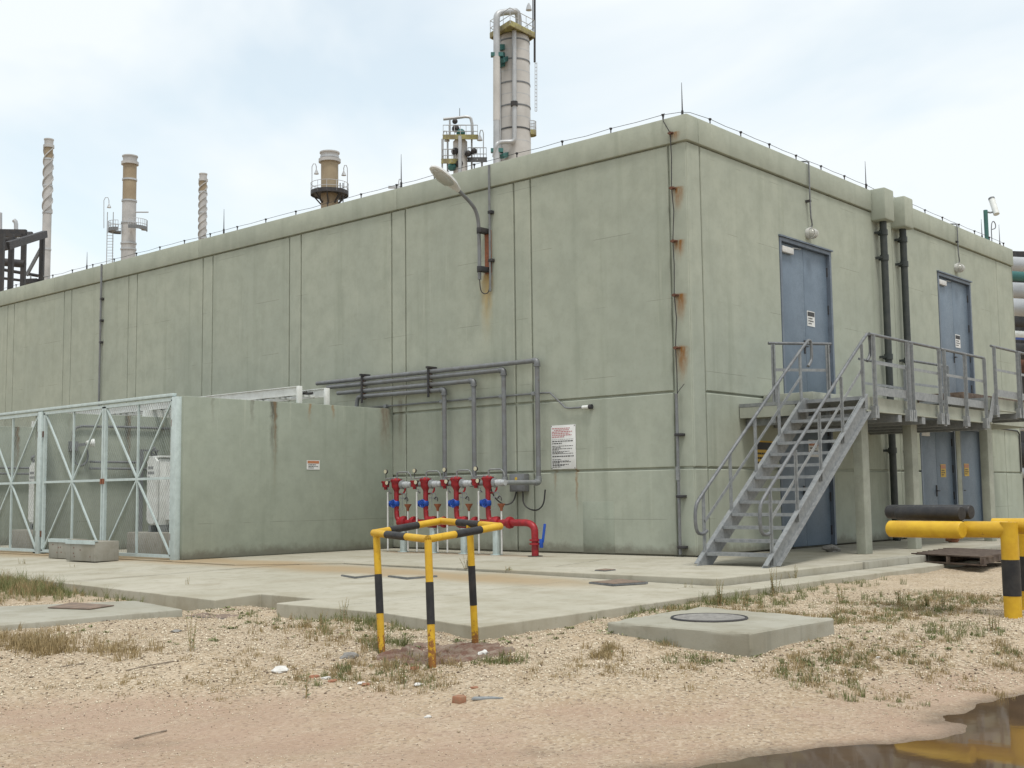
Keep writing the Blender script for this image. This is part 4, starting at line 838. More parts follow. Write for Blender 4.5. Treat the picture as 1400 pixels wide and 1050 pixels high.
# ------------------------------------------------------------ large yellow and black barrier at right
bl=onZ(1386,853,-.25); b2=onZ(1402,846,-.24); hd2=V((.20,-1,0)).normalized()
t=thing('pipe_barrier','thick yellow and black pipe barrier with welded elbow posts at right edge','barrier',(bl.x,bl.y,-.25))
def depthof(p): return (V(p)-CAM).dot(CF)
zt=.66; Rr=.083
top=V((bl.x,bl.y,zt)); top2=V((b2.x,b2.y,zt+.02))
al=dep(1216,722,depthof(top)+.75); ar=dep(1316,721,depthof(top)+.10)
def post(b,top,nm):
    m=MB(); m.cyl((b.x,b.y,-.45),(top.x,top.y,top.z+.075),Rr,n=24); p_=m.build('post','yellow',t)
    for z0,z1 in ((.02-.02,.40-.02),): m=MB(); m.cyl((b.x,b.y,.02),(b.x,b.y,.37),Rr+.003,n=24); o=m.build('black_band','black_paint',t); o.parent=p_
post(bl,top,'a'); post(b2+V((.25,.05,0)),top2+V((.25,.05,0)),'b')
m=MB(); e=dep(1312,722,depthof(top)+.35); m.cyl(top+V((0,0,.0)),V((e.x,e.y,zt)),Rr*.985,n=24); m.build('rail','yellow',t)
m=MB(); q=V((.55,-.15,0)); m.cyl(top+V((.18,.22,.03)),top+V((.18,.22,.03))+V((.1,-1.3,0)),Rr*.95,n=24); m.build('rail','yellow',t)
def capped(a,b,r,mat): a,b=V(a),V(b); L_=(b-a).length; m=MB(); m.prof(a,[(0,r*.86),(.014,r),(L_-.014,r),(L_,r*.88),(L_+.002,r*.5)],24,b-a); m.build('rail_sleeve',mat,t)
al.z=zt; ar.z=zt
capped(al,ar,Rr*1.03,'yellow')
up=V((.16,.06,.158)); capped(al+up+V((.03,-.08,0)),ar+up,Rr*.92,'black_paint'); capped(al+up+V((.18,.1,.012)),ar+up+V((.20,-.02,.012)),Rr*.9,'black_paint')
# ------------------------------------------------------------ chamber slabs, covers
def chip(o,amp):
    bm=bmesh.new(); bm.from_mesh(o.data); bmesh.ops.subdivide_edges(bm,edges=[e for e in bm.edges if e.calc_length()>.1],cuts=24,use_grid_fill=True); bm.normal_update()
    for v in bm.verts:
        sharp=max([e.calc_face_angle(0) for e in v.link_edges if len(e.link_faces)==2] or [0]); w_=ROOT[o]+v.co
        k=mnoise.noise(w_*9)+.6*mnoise.noise(w_*23); v.co+=v.normal*(amp*(.9*min(0,k-.12)*1.6 if sharp>.5 else .10*k))
    bm.to_mesh(o.data); bm.free()
z=-.05; Ls=onZ(828,850,z); Bs=onZ(960,829,z); Rs=onZ(1141,845,z); Fs=onZ(1026,865,z)
t=thing('chamber_slab','raised concrete slab with round manhole cover on the gravel','manhole',((Ls+Rs)/2).to_tuple())
m=MB(); m.poly([Ls,Fs,Rs,Bs],(0,0,-.34)); o=m.build('slab','cover_slab',t,bevel=.014,seg=1); chip(o,.010)
c=(Ls+Rs+Bs+Fs)/4+V((-.02,.12,.004)); m=MB(); m.prof(c,[(0,.31),(.006,.315),(.010,.30),(.007,.295),(.007,.05),(.012,.04),(.012,.001)],32); m.build('round_cover','stone_grey',t)
m=MB(); m.rings([c+V((math.cos(a)*.33,math.sin(a)*.33,.001)) for a in [2*PI*k/32 for k in range(33)]],.012,6,False); m.build('cover_ring','dark_steel',t)
z=-.13
t=thing('chamber_slab','flat concrete slab with rusty square cover at left','manhole',(-10.2,1.9,-.15))
a,b,c_,d=onZ(-25,857,z),onZ(250,833,z),onZ(185,821,z),onZ(-25,830,z)
m=MB(); m.poly([a,b,c_,d],(0,0,-.22)); m.build('slab','cover_slab',t,bevel=.015)
m=MB(); m.poly([onZ(65,832,z)+V((0,0,.005)),onZ(122,834,z)+V((0,0,.005)),onZ(156,829,z)+V((0,0,.005)),onZ(98,825,z)+V((0,0,.005))],(0,0,.01)); m.build('steel_cover','iron_cover',t,smooth=False)
def hatch(pp,z,label,mat='iron_cover',zo_=.01):
    pts=[onZ(*p,z) for p in pp]; c=sum(pts,V())/4; t=thing('drain_cover',label,'drain cover',c,'flush drain covers')
    m=MB(); m.poly([p+V((0,0,zo_-.02)) for p in pts],(0,0,.022)); m.build('frame','galv_dark',t,smooth=False)
    m=MB(); m.poly([c+(p-c)*.93+V((0,0,zo_+.003)) for p in pts],(0,0,.004)); m.build('lid',mat,t,smooth=False)
hatch([(805,797),(838,800),(886,797),(850,793)],-.065,'rusty rectangular drain cover in the pavement near the corner'); hatch([(813,780.5),(827,781.5),(842,779.8),(828,778.8)],0,'small dark drain cover nearer the wall')
hatch([(466,787),(485,790),(515,787),(500,784)],-.045,'drain cover outlined in the stained pavement, left one','slab'); hatch([(530,788),(556,791),(598,788),(575,785)],-.045,'drain cover outlined in the stained pavement, right one','slab')
pts=[(250,844),(303,848),(362,839),(312,834)]
for p_ in ((-9.2,.2),): hatch(pts,-.225,'sunken rusty cover in the notch of the pavement')
# pallet
t=thing('pallet','weathered dark wooden pallet lying by the walkway kerb','pallet',(3.3,-3.1,-.1))
pa,pb,pc=V((2.45,-3.0,-.1)),V((2.25,-4.05,-.1)),V((4.0,-4.25,-.1)); ex=(pb-pa); ey=(pc-pb); zt_=.10
pa=onZ(1251,768,-.12); pb=onZ(1346,774,-.10); pc=onZ(1392,764,-.10); ey=pc-pb; ex=pb-pa
for k in range(7): q=pa+ey*(k/7+.02); m=MB(); a_=q+V((0,0,.13)); b_=q+ex+V((0,0,.13)); m.bar(a_+ey*.055,b_+ey*.055,ey.length*.115,.02); m.build('deck_board','wood',t)
for k in range(3): q=pa+ex*(.03+.47*k); m=MB(); m.bar(q+V((0,0,.07)),q+ey+V((0,0,.07)),.06,.09); m.build('bearer','wood',t)
for k in (0,.5,.9): q=pa+ey*k; m=MB(); m.bar(q+V((0,0,.012)),q+ex+V((0,0,.012)),.09,.02); m.build('bottom_board','wood',t)
# ------------------------------------------------------------ loose things on the ground
def rock(p,r,mat,label,cat='stone',sq=(1,1,.6),seed=0,name='stone',group=None):
    bm=bmesh.new(); bmesh.ops.create_icosphere(bm,subdivisions=2,radius=r)
    for v in bm.verts: v.co*=1+.55*mnoise.noise(v.co/r*1.3+V((seed*7.1,0,0))); v.co=V((v.co.x*sq[0],v.co.y*sq[1],v.co.z*sq[2]))
    me=bpy.data.meshes.new(name); bm.to_mesh(me); bm.free(); me.materials.append(MAT[mat]); o=bpy.data.objects.new(name,me); COL.objects.link(o); o.location=p; return tag(o,label,cat,group)
def gpv(u,v):
    u=np.asarray(u,float); v=np.asarray(v,float); cf,cr,cu=np.array(CF),np.array(CR),np.array(CU)
    d=cf[None]+cr[None]*((u-700)/FOC)[:,None]-cu[None]*((v-525)/FOC)[:,None]; z=np.full(len(u),-.2)
    for _ in range(10): t_=(z-CAM.z)/d[:,2]; x=CAM.x+d[:,0]*t_; y=CAM.y+d[:,1]*t_; z=gz(x,y)
    return x,y
def gp(px,py):
    z=-.2
    for _ in range(12): p=onZ(px,py,z); z=G(p.x,p.y)
    p.z=z; return p
rock(gp(662,897)+V((0,0,.02)),.045,'stone_white','white stone at the foot of the striped frame',seed=1)
p=gp(627,961); m=MB(); m.poly([p+V((-.035,-.04,-.01)),p+V((.015,-.055,-.01)),p+V((.06,.01,-.01)),p+V((.035,.045,-.01)),p+V((-.035,.035,-.01))],(0.008,0,.05)); lone(m,'broken_brick','brick_red','broken red brick lying alone on the track','brick',p,bevel=.006)
p=gp(660,957); m=MB(); m.poly([p+V((-.06,.05,.004)),p+V((-.01,.01,.0)),p+V((.10,-.10,.004)),p+V((.07,-.03,.008)),p+V((-.02,.06,.010))],(0,0,.010)); lone(m,'flat_scrap','galv','flat grey scrap beside the broken brick','scrap',p)
rock(V((2.6,-1.1,.05)),.17,'stone_grey','grey lump of rubble on the walkway slab behind the column',sq=(1,.8,.45),seed=3)
rock(V((7.1,-1.5,.09)),.13,'brick_red','rusty lump on the slab under the far column',sq=(1,1,.8),seed=4)
rock(gp(384,921)+V((0,0,.01)),.06,'stone_white','pale stone in the gravel left of the striped frame',seed=5,sq=(1.3,1,.5))
rock(gp(478,899)+V((0,0,.01)),.06,'stone_grey','dark stone left of the striped frame',seed=6,sq=(1.4,1,.5))
RUB=['brick-red chip in front of the striped frame\'s left post','whitish chip left of the striped frame','brick-red chip farthest left among the rubble','whitish chip in front of the striped frame\'s front post','brick-red chip left of the small weed before the frame','smallest brick-red chip, just above the flat scrap','whitish chip beside the brick-red one left of the small weed','whitish chip alone in the gravel right of the manhole slab','brick-red chip right of the whitish one, left of the frame','whitish chip on the track left of the broken brick','grey chip right of the striped frame\'s soil','grey chip at the tip of the flat concrete slab']
for k,(px,py,mt,r_) in enumerate(((568,922,'brick_red',.035),(446,928,'stone_white',.03),(430,926,'brick_red',.035),(572,938,'stone_white',.03),(500,940,'brick_red',.03),(648,941,'brick_red',.025),(494,939,'stone_white',.025),(1202,915,'stone_white',.025),(455,932,'brick_red',.03),(585,981,'stone_white',.022),(695,899,'stone_grey',.03),(240,864,'stone_grey',.04))):
    rock(gp(px,py)+V((0,0,.004)),r_,mt,RUB[k],'rubble',(1.3,1,.45),10+k,'rubble_chip','rubble chips '+mt.split('_')[-1])
for k,(a,b,lab) in enumerate((((172,921),(238,918),'long thin grey stick lying in the left gravel'),((183,1011),(228,1000),'short pale stick on the track at bottom left'),((82,913),(116,908),'pale stick beside the dry grass at left'))):
    pa_,pb_=gp(*a),gp(*b); lone(MB().tube([pa_+V((0,0,.006)),pa_.lerp(pb_,.5)+V((0,0,.01)),pb_+V((0,0,.006))],.005,6,1),'stick','stick_grey',lab,'stick',pa_.lerp(pb_,.5))
# ------------------------------------------------------------ gravel, grass and weeds
def inside_paved(x,y): return (x>edgex(y)-.02)&(y>-3.42)|((x<edgex(y))&(y>.2)&(x>-11.4)&(x<-9.1)&(y<3.0)&(y>.95+ (x+9.3)*-.0))
def stuff_mesh(name,vs,fs,mat,tone=None):
    me=bpy.data.meshes.new(name); nf=fs.shape[1]; me.vertices.add(len(vs)); me.vertices.foreach_set('co',vs.astype(np.float32).ravel()); me.loops.add(fs.size); me.loops.foreach_set('vertex_index',fs.astype(np.int32).ravel()); me.polygons.add(len(fs)); me.polygons.foreach_set('loop_start',np.arange(0,fs.size,nf)); me.update(calc_edges=True); me.materials.append(MAT[mat])
    if tone is not None: at=me.color_attributes.new('tone','FLOAT_COLOR','POINT'); at.data.foreach_set('color',tone.astype(np.float32).ravel())
    o=bpy.data.objects.new(name,me); COL.objects.link(o); return o
def sample(n,d0,d1):
    d=d0+(d1-d0)*rng.random(n)**1.15; lat=(rng.random(n)*2-1)*.46*d
    return CAM.x+d*math.cos(YAW)+lat*math.sin(YAW), CAM.y+d*math.sin(YAW)-lat*math.cos(YAW), d
x,y,d=sample(120000,5.6,15)
dens=.30+.70*ss((d-8.0)/1.6)+.35*vnoise(x,y,.9,11)
keep=(~inside_paved(x,y))&(rng.random(len(x))<dens)&(pudsd(x,y)>.05); x,y,d=x[keep],y[keep],d[keep]; zz=gz(x,y); n=len(x)
sz=(.0036+.0105*rng.random(n)**2.2)*(.45+.55*ss((d-7.8)/1.4))+.010*(rng.random(n)>.992)*rng.random(n)
octv=np.array([(1,0,0),(0,1,0),(-1,0,0),(0,-1,0),(0,0,.75),(0,0,-.6)]); octf=np.array([(0,1,4),(1,2,4),(2,3,4),(3,0,4),(1,0,5),(2,1,5),(3,2,5),(0,3,5)])
ang=rng.random(n)*6.28; ca,sa=np.cos(ang),np.sin(ang); pv=octv[None]*sz[:,None,None]*(.6+.8*rng.random((n,6,1)))
px_=pv[...,0]*ca[:,None]-pv[...,1]*sa[:,None]*.8; py_=pv[...,0]*sa[:,None]+pv[...,1]*ca[:,None]*.8
vs=np.stack([px_+x[:,None],py_+y[:,None],pv[...,2]+zz[:,None]+.25*sz[:,None]],-1).reshape(-1,3); fs=(octf[None]+6*np.arange(n)[:,None,None]).reshape(-1,3)
tn=np.repeat(np.stack([rng.random(n),rng.random(n),rng.random(n),np.ones(n)],-1),6,0)
o=stuff_mesh('gravel',vs,fs,'pebble',tn); tag(o,'cream and tan loose gravel covering the ground','gravel',None,'stuff')
def blades(cx,cy,nb,h,spread,lean=.7,wd=.0024):
    V_=[];F_=[]
    tot=int(nb.sum()); ci=np.repeat(np.arange(len(cx)),nb); a=rng.random(tot)*6.283; rr=spread[ci]*np.sqrt(rng.random(tot)); bx=cx[ci]+rr*np.cos(a); by=cy[ci]+rr*np.sin(a); bz=gz(bx,by)-.005
    hh=h[ci]*(.45+.75*rng.random(tot)); la=rng.random(tot)*6.283; ll=lean*hh*rng.random(tot); dx,dy=np.cos(la)*ll,np.sin(la)*ll; wa=rng.random(tot)*6.283; wx,wy=np.cos(wa)*wd,np.sin(wa)*wd
    P=np.stack([np.stack([bx-wx,by-wy,bz],-1),np.stack([bx+wx,by+wy,bz],-1),np.stack([bx+dx*.35+wx*.8,by+dy*.35+wy*.8,bz+hh*.55],-1),np.stack([bx+dx*.35-wx*.8,by+dy*.35-wy*.8,bz+hh*.55],-1),np.stack([bx+dx,by+dy,bz+hh*(1-.25*ll/np.maximum(hh,1e-6))],-1)],1)
    k=5*np.arange(tot)[:,None]; q=np.concatenate([k+np.array([0,1,2]),k+np.array([0,2,3]),k+np.array([3,2,4])],0); return P.reshape(-1,3),q
def grassfield(name,mat,label,cand,hr,nbr,spr):
    cx,cy,hs=cand; n=len(cx); nb=rng.integers(nbr[0],nbr[1],n); h=(hr[0]+(hr[1]-hr[0])*rng.random(n)**1.6)*hs; sp=spr[0]+(spr[1]-spr[0])*rng.random(n)
    v,f=blades(cx,cy,nb,h,sp); o=stuff_mesh(name,v,f,mat); tag(o,label,'grass',None,'stuff')
def clumps(spec,base_n,thr):
    X=[];Y=[];Hs=[]
    x,y,d=sample(base_n,8.0,14.5); k=(~inside_paved(x,y))&(vnoise(x,y,.75,21)+.6*vnoise(x,y,2.2,22)>thr)&(rng.random(len(x))<.3+.7*ss((d-8.2)/1.5)); X.append(x[k]);Y.append(y[k]);Hs.append(np.full(k.sum(),.7))
    for (px,py,rx,ry,n,h) in spec:
        uu=px+rng.normal(0,rx,n); vv=py+rng.normal(0,ry,n)
        a,b=gpv(uu,vv); kk=~inside_paved(a,b); X.append(a[kk]);Y.append(b[kk]);Hs.append(np.full(kk.sum(),h))
    return np.concatenate(X),np.concatenate(Y),np.concatenate(Hs)
grassfield('dry_grass','grass_dry','dry straw-coloured grass tufts in the gravel',clumps([(55,886,45,8,150,1.3),(30,880,30,8,60,1.4),(180,892,25,6,45,1.0),(420,860,40,12,60,1.1),(500,875,30,10,40,1.1),(1000,830,60,6,40,1.2),(30,805,45,8,260,2.4),(340,905,60,15,40,.8),(830,893,20,6,30,1.0),(250,940,70,8,30,.7),(700,905,150,10,40,.7),(1250,880,70,15,40,.8),(870,915,60,10,40,.7)],8000,.25),(.03,.11),(9,28),(.02,.08))
grassfield('green_grass','grass_green','short green grass and weeds along the pavement edges',clumps([(30,800,45,9,420,2.6),(95,808,35,5,120,1.6),(200,822,40,3,60,1.2),(470,850,50,8,60,1.2),(560,848,40,6,50,1.0),(860,834,60,3,180,1.0),(760,845,40,3,60,.8),(1000,822,50,5,110,1.3),(1060,808,40,4,80,1.4),(1140,796,40,3,50,1.0),(600,858,40,3,60,.8),(480,842,50,3,80,1.0),(1200,828,50,8,30,1.1),(540,885,20,6,25,1.3),(690,905,25,4,25,.9),(960,905,30,5,20,.8),(1270,850,40,10,30,1.0),(330,820,25,3,30,1.0),(1320,870,40,15,30,.9)],5000,.31),(.03,.12),(9,26),(.02,.07))
n=420; x,y,d=sample(n*6,9.3,14.5); k=(~inside_paved(x,y))&(vnoise(x,y,.6,31)+.5*vnoise(x,y,2,32)>.08)&(pudsd(x,y)>.5); x,y=x[k][:n],y[k][:n]; LV=[];LF=[]
for cx_,cy_ in zip(x,y):
    z_=G(cx_,cy_); rr_=random.uniform(.015,.05)
    for q in range(random.randint(8,18)):
        a=random.uniform(0,6.28); el=random.uniform(.15,1.1); L_=rr_*random.uniform(.5,1.1); dv=V((math.cos(a)*math.cos(el),math.sin(a)*math.cos(el),math.sin(el))); sd_=V((-math.sin(a),math.cos(a),0))*L_*.2; c=V((cx_,cy_,z_+.002))+V((random.gauss(0,.012),random.gauss(0,.012),0)); i=len(LV)
        LV+=[tuple(c),tuple(c+dv*L_*.5+sd_),tuple(c+dv*L_-V((0,0,L_*.2))),tuple(c+dv*L_*.5-sd_)]; LF.append((i,i+1,i+2,i+3))
tag(stuff_mesh('low_weeds',np.array(LV),np.array(LF),'weed_pale'),'low leafy green weeds sprinkled over the gravel bank','weeds',None,'stuff')
def weed(px,py,h,nst,label,seed,bushy=1.0,on=None):
    h*=1.25; nst=int(nst*1.5)
    p=V(on) if on else gp(px,py); rr=random.Random(seed); t=thing('weed',label,'weed',p,'weeds growing in the gravel')
    ms=MB(); ml=MB()
    for k in range(nst):
        a=rr.uniform(0,6.28); ln=rr.uniform(.02,.22)*h*bushy; hh=h*rr.uniform(.55,1); b=p+V((rr.gauss(0,.02),rr.gauss(0,.02),-.01)); tip=b+V((math.cos(a)*ln,math.sin(a)*ln,hh)); mid=b.lerp(tip,.5)+V((0,0,hh*.06))
        ms.rings([b,mid,tip],[.004,.003,.0015],4,False)
        for q in range(int(hh/.017)):
            u=.12+.88*q/(hh/.017); c=(b.lerp(mid,u*2) if u<.5 else mid.lerp(tip,u*2-1)); aa=q*2.4+rr.uniform(-.3,.3); L_=.032*(1.25-u*.8)*rr.uniform(.7,1.2); dv=V((math.cos(aa),math.sin(aa),.5)).normalized(); sd_=dv.cross(V((0,0,1))).normalized()*L_*.22; i=len(ml.v)
            ml.v+=[tuple(c),tuple(c+dv*L_*.55+sd_),tuple(c+dv*L_),tuple(c+dv*L_*.55-sd_)]; ml.f.append((i,i+1,i+2,i+3))
    ms.build('stem','grass_dry',t); ml.build('leaves','weed_green',t,smooth=False)
W=[(262,890,.28,3,'tall slender weed standing alone in the left gravel',1),(1142,915,.26,3,'slender upright weed in front of the round manhole slab\'s right side',2),(548,935,.14,5,'small green weed in front of the striped frame\'s left post',3),(420,955,.2,2,'thin dark weed near the track, left of centre',4),(1058,815,.32,6,'tall leafy weed at the pavement edge behind the manhole slab',5),(1085,805,.28,6,'leafy weed right of the tallest one at the pavement edge',6),(985,828,.26,6,'bushy weed at the pavement edge behind the manhole slab\'s centre',7),(940,820,.22,4,'thin weed at the pavement edge left of the bushy one',8),(925,822,.2,3,'leftmost thin weed at the pavement edge behind the slab',9),(1020,830,.18,6,'low weed touching the back edge of the manhole slab',10),(1268,830,.14,8,'low bushy weed in the gravel below the yellow barrier',11),(1230,828,.16,5,'weed in the right gravel, left of the low bushy one',12),(1290,832,.2,3,'thin weed in the right gravel near the yellow post',13),(1150,825,.2,4,'weed right of the manhole slab\'s far corner',14),(255,815,.22,3,'upright weed at the broken pavement edge on the left',15),(180,815,.14,5,'weed growing against the left pavement edge',16),(1360,860,.14,5,'weed at the foot of the yellow and black post',17),(700,905,.1,6,'low weed right of the striped frame',18),(965,905,.07,7,'tiny bright weed in front of the manhole slab',19),(470,848,.2,4,'weed against the pavement edge left of the striped frame',20),(440,860,.16,5,'low weed left of the striped frame, in the dry grass',21),(1290,835,.12,5,'low weed beside the thin one in the right gravel',22),(830,893,.06,8,'flat green weed in the gravel right of centre',23),(100,790,.25,3,'tall weed at the left edge of the pavement',24),(30,785,.25,6,'leafy weed at the far left pavement edge',25)]
for a in W: weed(*a[:4],a[4],a[5])
weed(0,0,.22,9,'green weed sprouting from the pavement crack behind the striped frame',40,1.6,on=(-4.08,1.35,0.0))
weed(0,0,.05,7,'flat weed in the pavement crack below the electrical box',41,2.5,on=(-4.08,.55,0.0))
# ------------------------------------------------------------ plant in the background
RT=V((math.sin(YAW),-math.cos(YAW),0)); FH=V((math.cos(YAW),math.sin(YAW),0)); UZ=V((0,0,1))
class BG:
    def __init__(s,px,D,name,label,cat,group=None):
        s.px,s.D=px,D; d=ray(px,600); fh=V((math.cos(YAW),math.sin(YAW),0)); s.Dh=D; p=CAM+d*(D/d.dot(fh)); s.base=V((p.x,p.y,0)); s.k=D/FOC; s.t=thing(name,label,cat,(p.x,p.y,-.3),group)
    def P(s,px,py,back=0): d=ray(px,py); return CAM+d*((s.Dh+back)/d.dot(FH))
    def z(s,py): return s.P(s.px,py).z
    def c(s,py,dx=0,back=0): return V((s.base.x,s.base.y,s.z(py)))+RT*(dx*s.k)+FH*back
def goose(b,px,py0,py1,m,ddx=5):
    a=b.P(px,py0); top=b.P(px,py1); m.tube([a,top,b.P(px+ddx*.3,py1-4),b.P(px+ddx*.8,py1-4),b.P(px+ddx,py1),b.P(px+ddx,py1+4)],.05,5); m.prof(b.P(px+ddx,py1+10),[(0,.28),(.3,.16),(.55,.05)],8)
def ringplat(b,py,r,mat,a0=0,a1=2*PI,h=1.2,inner=0,off=V((0,0,0))):
    z0=b.z(py); c=V((b.base.x,b.base.y,z0))+off; n=24; pts=[(c+ (RT*math.cos(a)+FH*math.sin(a))*r) for a in [a0+(a1-a0)*k/n for k in range(n+1)]]; pin=[(c+ (RT*math.cos(a)+FH*math.sin(a))*inner) for a in [a0+(a1-a0)*k/n for k in range(n+1)]]
    m=MB(); i=0
    for k in range(n):
        m.poly([pts[k],pts[k+1],pin[k+1],pin[k]],(0,0,.18))
    for p,q in zip(pts,pts[1:]): m.bar(p+UZ*.1,q+UZ*.1,.06,.45)
    m.build('platform',mat,b.t,smooth=False)
    m=MB()
    for hh in (.6,1.2): m.tube([p+UZ*hh for p in pts],.035,4)
    for p in pts[::2]: m.cyl(p,p+UZ*1.2,.035,n=4)
    m.build('railing','pipe_steel',b.t)
def stack(px,D,w_,ytop,segs,name,label,helix=None,group='chimneys behind the building'):
    b=BG(px,D,name,label,'chimney',group); r=w_*.5*b.k; zt=b.z(ytop); ys=[s[0] for s in segs]+[None]
    for k,(y0,mt,rr) in enumerate(segs):
        z1=b.z(y0) ; z0=b.z(segs[k+1][0]) if k+1<len(segs) else -.3
        m=MB(); m.rings([V((b.base.x,b.base.y,z0)),V((b.base.x,b.base.y,z1))],[r*rr*1.0,r*rr],28); m.build('shell_section',mt,b.t)
        m=MB(); m.rings([V((b.base.x,b.base.y,z1-.22)),V((b.base.x,b.base.y,z1))],[r*rr*1.10]*2,28); m.build('joint_ring','pipe_steel',b.t)
    m=MB(); m.prof(V((b.base.x,b.base.y,zt-.0)),[(-1.1,r*1.28),(-.75,r*1.28),(-.74,r*1.02),(-.15,r*1.05),(-.1,r*1.16),(0.05,r*1.16),(.05,r*.9),(-1,r*.88)],28); m.build('top_rim','stack_white',b.t)
    if helix:
        z1,z0,turns=b.z(helix[0]),b.z(helix[1]),helix[2]
        for q in range(3):
            m=MB(); n=90; rr_=r*1.0
            for k in range(n+1):
                a=q*2*PI/3+turns*2*PI*k/n; z_=z0+(z1-z0)*k/n; dr=RT*math.cos(a)+FH*math.sin(a); c=V((b.base.x,b.base.y,z_)); m.v+=[tuple(c+dr*rr_*.98),tuple(c+dr*rr_*1.26)]
            for k in range(n): m.f.append((2*k,2*k+1,2*k+3,2*k+2))
            for v_ in list(m.v): pass
            o=m.build('helical_strake','stack_white',b.t,smooth=False); md=o.modifiers.new('thick','SOLIDIFY'); md.thickness=.12
    return b,r
b,r=stack(57,150,11.5,191,[(198,'stack_tan',1),(217,'stack_white',1),(253,'stack_white',1),(290,'stack_white',1.03),(340,'stack_white',1.03)],'chimney','tall twisted chimney at far left beside the dark steel frame',(200,291,2.0))
b,r=stack(171,150,18.5,214,[(222,'stack_tan',1),(245,'stack_tan',1),(274,'stack_white',1.02),(304,'stack_white',1.04),(332,'stack_white',1.06),(340,'stack_white',1.06)],'chimney','plain white and tan chimney with two platforms, between the twisted ones')
ringplat(b,314,17*b.k,'galv_dark',-PI*.35-PI/2+.9,PI*.2,inner=r*1.02,off=RT*(8*b.k)); ringplat(b,316,13*b.k,'galv_dark',PI*.5,PI*1.6,inner=.5,off=RT*(-15*b.k))
m=MB(); goose(b,142,312,274,m,7); m.build('gooseneck_lamp','pipe_steel',b.t)
m=MB()
for px in (147,155): m.cyl(b.P(px,290),V((b.P(px,290).x,b.P(px,290).y,0)),.06,n=5)
for k in range(24): y=318+k*4; m.bar(b.P(147,y),b.P(155,y),.05,.05)
m.build('ladder','pipe_steel',b.t)
m=MB(); m.cyl(b.P(181,290),b.P(203,290),.09,n=6); m.build('davit','pipe_steel',b.t)
b,r=stack(273.5,170,10,238,[(246,'stack_tan',1),(262,'stack_white',1),(290,'stack_white',1.03),(325,'stack_white',1.05)],'chimney','small twisted chimney, third from the left',(248,326,2.6))
b,r=stack(450,130,24,209,[(214,'stack_tan',1),(262,'stack_tan',1.0)],'chimney','short wide tan chimney with ring platform and two lamps')
ringplat(b,266,26*b.k,'dark_steel',0,2*PI,inner=r*1.02)
m=MB()
for k in range(8): a=k*PI/4; dr=RT*math.cos(a)+FH*math.sin(a); m.bar(b.c(266)+dr*24*b.k,b.c(279)+dr*r*1.02,.15,.15)
m.build('bracket_strut','dark_steel',b.t)
m=MB(); goose(b,426.5,262,228,m,6); m.build('gooseneck_lamp','pipe_steel',b.t); m=MB(); goose(b,475,262,230,m,-5); m.build('gooseneck_lamp','pipe_steel',b.t)
m=MB()
for px in (465,469): m.cyl(b.P(px,250,-1),V((b.P(px,250,-1).x,b.P(px,250,-1).y,0)),.06,n=5)
m.build('ladder','dark_steel',b.t)
# small far platform seen over the parapet beside the rod
b=BG(541,130,'vent_frame','small far vent pipe with crossbar peeping over the parapet','pipe'); m=MB(); m.cyl(b.P(541,300),b.P(541,254),.1,n=6); m.bar(b.P(531,256),b.P(550,256),.25,.25); goose(b,549,258,249,m,-4); m.cyl(V((b.base.x,b.base.y,0)),b.P(541,256),.12,n=6); m.build('frame','pipe_steel',b.t)
# distillation tower
b=BG(709.5,110,'distillation_tower','tall silver column tower with side pipe and top platform','tower'); r=22*b.k
rs=[(48,60),(60,87),(87,118),(118,149),(149,180),(180,215)]
for k,(y0,y1) in enumerate(rs):
    m=MB(); z1,z0=b.z(y0),b.z(y1) if k<5 else -.3
    m.prof(V((b.base.x,b.base.y,z0)),[(0,r),(z1-z0,r)] if k else [(0,r),((z1-z0)*.55,r*.99),((z1-z0)*.8,r*.9),(z1-z0,r*.6)],36); m.build('shell_section','tower_grey',b.t)
    m=MB(); m.prof(V((b.base.x,b.base.y,z0 if k<5 else z1)),[(-.07,r*1.025),(.07,r*1.025)],36); m.build('shell_ring','galv_dark',b.t)
    if k:
        m=MB(); zz=(z0+z1)/2 if k<5 else z1-1.2; m.prof(V((b.base.x,b.base.y,zz)),[(-.03,r*1.004),(.03,r*1.004)],36)
        for a in range(10):
            aa=a*PI/5+k*.3; dr=RT*math.cos(aa)+FH*math.sin(aa); p=V((b.base.x,b.base.y,zz))+dr*r*1.002; m.bar(p,p+UZ*(z1-zz),.05,.05)
        m.build('cladding_seam','pipe_steel',b.t)
m=MB(); c=b.c(50); e1=RT*.94+FH*.35; e2=FH*.94-RT*.35
hw=28*b.k
q0=[c+RT*(-33*b.k)-FH*.2,c+RT*(-5*b.k)-FH*3.2,c+RT*(29*b.k)-FH*.2,c+RT*(2*b.k)+FH*3.2]
m.poly(q0,(0,0,.22))
for k in range(4): m.bar(q0[k]+UZ*.05,q0[(k+1)%4]+UZ*.05,.15,.5)
m.build('top_platform','platform_olive',b.t,smooth=False)
m=MB()
for k in range(4):
    for hh in (.8,1.5): m.cyl(q0[k]+UZ*hh,q0[(k+1)%4]+UZ*hh,.04,n=4)
    for u in (0,.33,.66): p=q0[k].lerp(q0[(k+1)%4],u); m.cyl(p,p+UZ*1.5,.04,n=4)
m.build('platform_railing','pipe_steel',b.t)
m=MB(); f=-2.2
m.tube([b.P(679,300,f),b.P(679,34,f),b.P(679,20,f),b.P(686,17,f+.3),b.P(698,16,f+.6),b.P(709,15,f+1),b.P(709,48,f+1.6)],[.27]*7 and .31,14,2); m.build('overhead_pipe','pipe_steel',b.t)
for y in (75,206): m=MB(); m.bar(b.P(671,y,f),b.P(688,y,f),.5,.35); m.bar(b.P(686,y+8,f),b.P(693,y+5,f+1),.4,.4); m.build('pipe_support','teal',b.t)
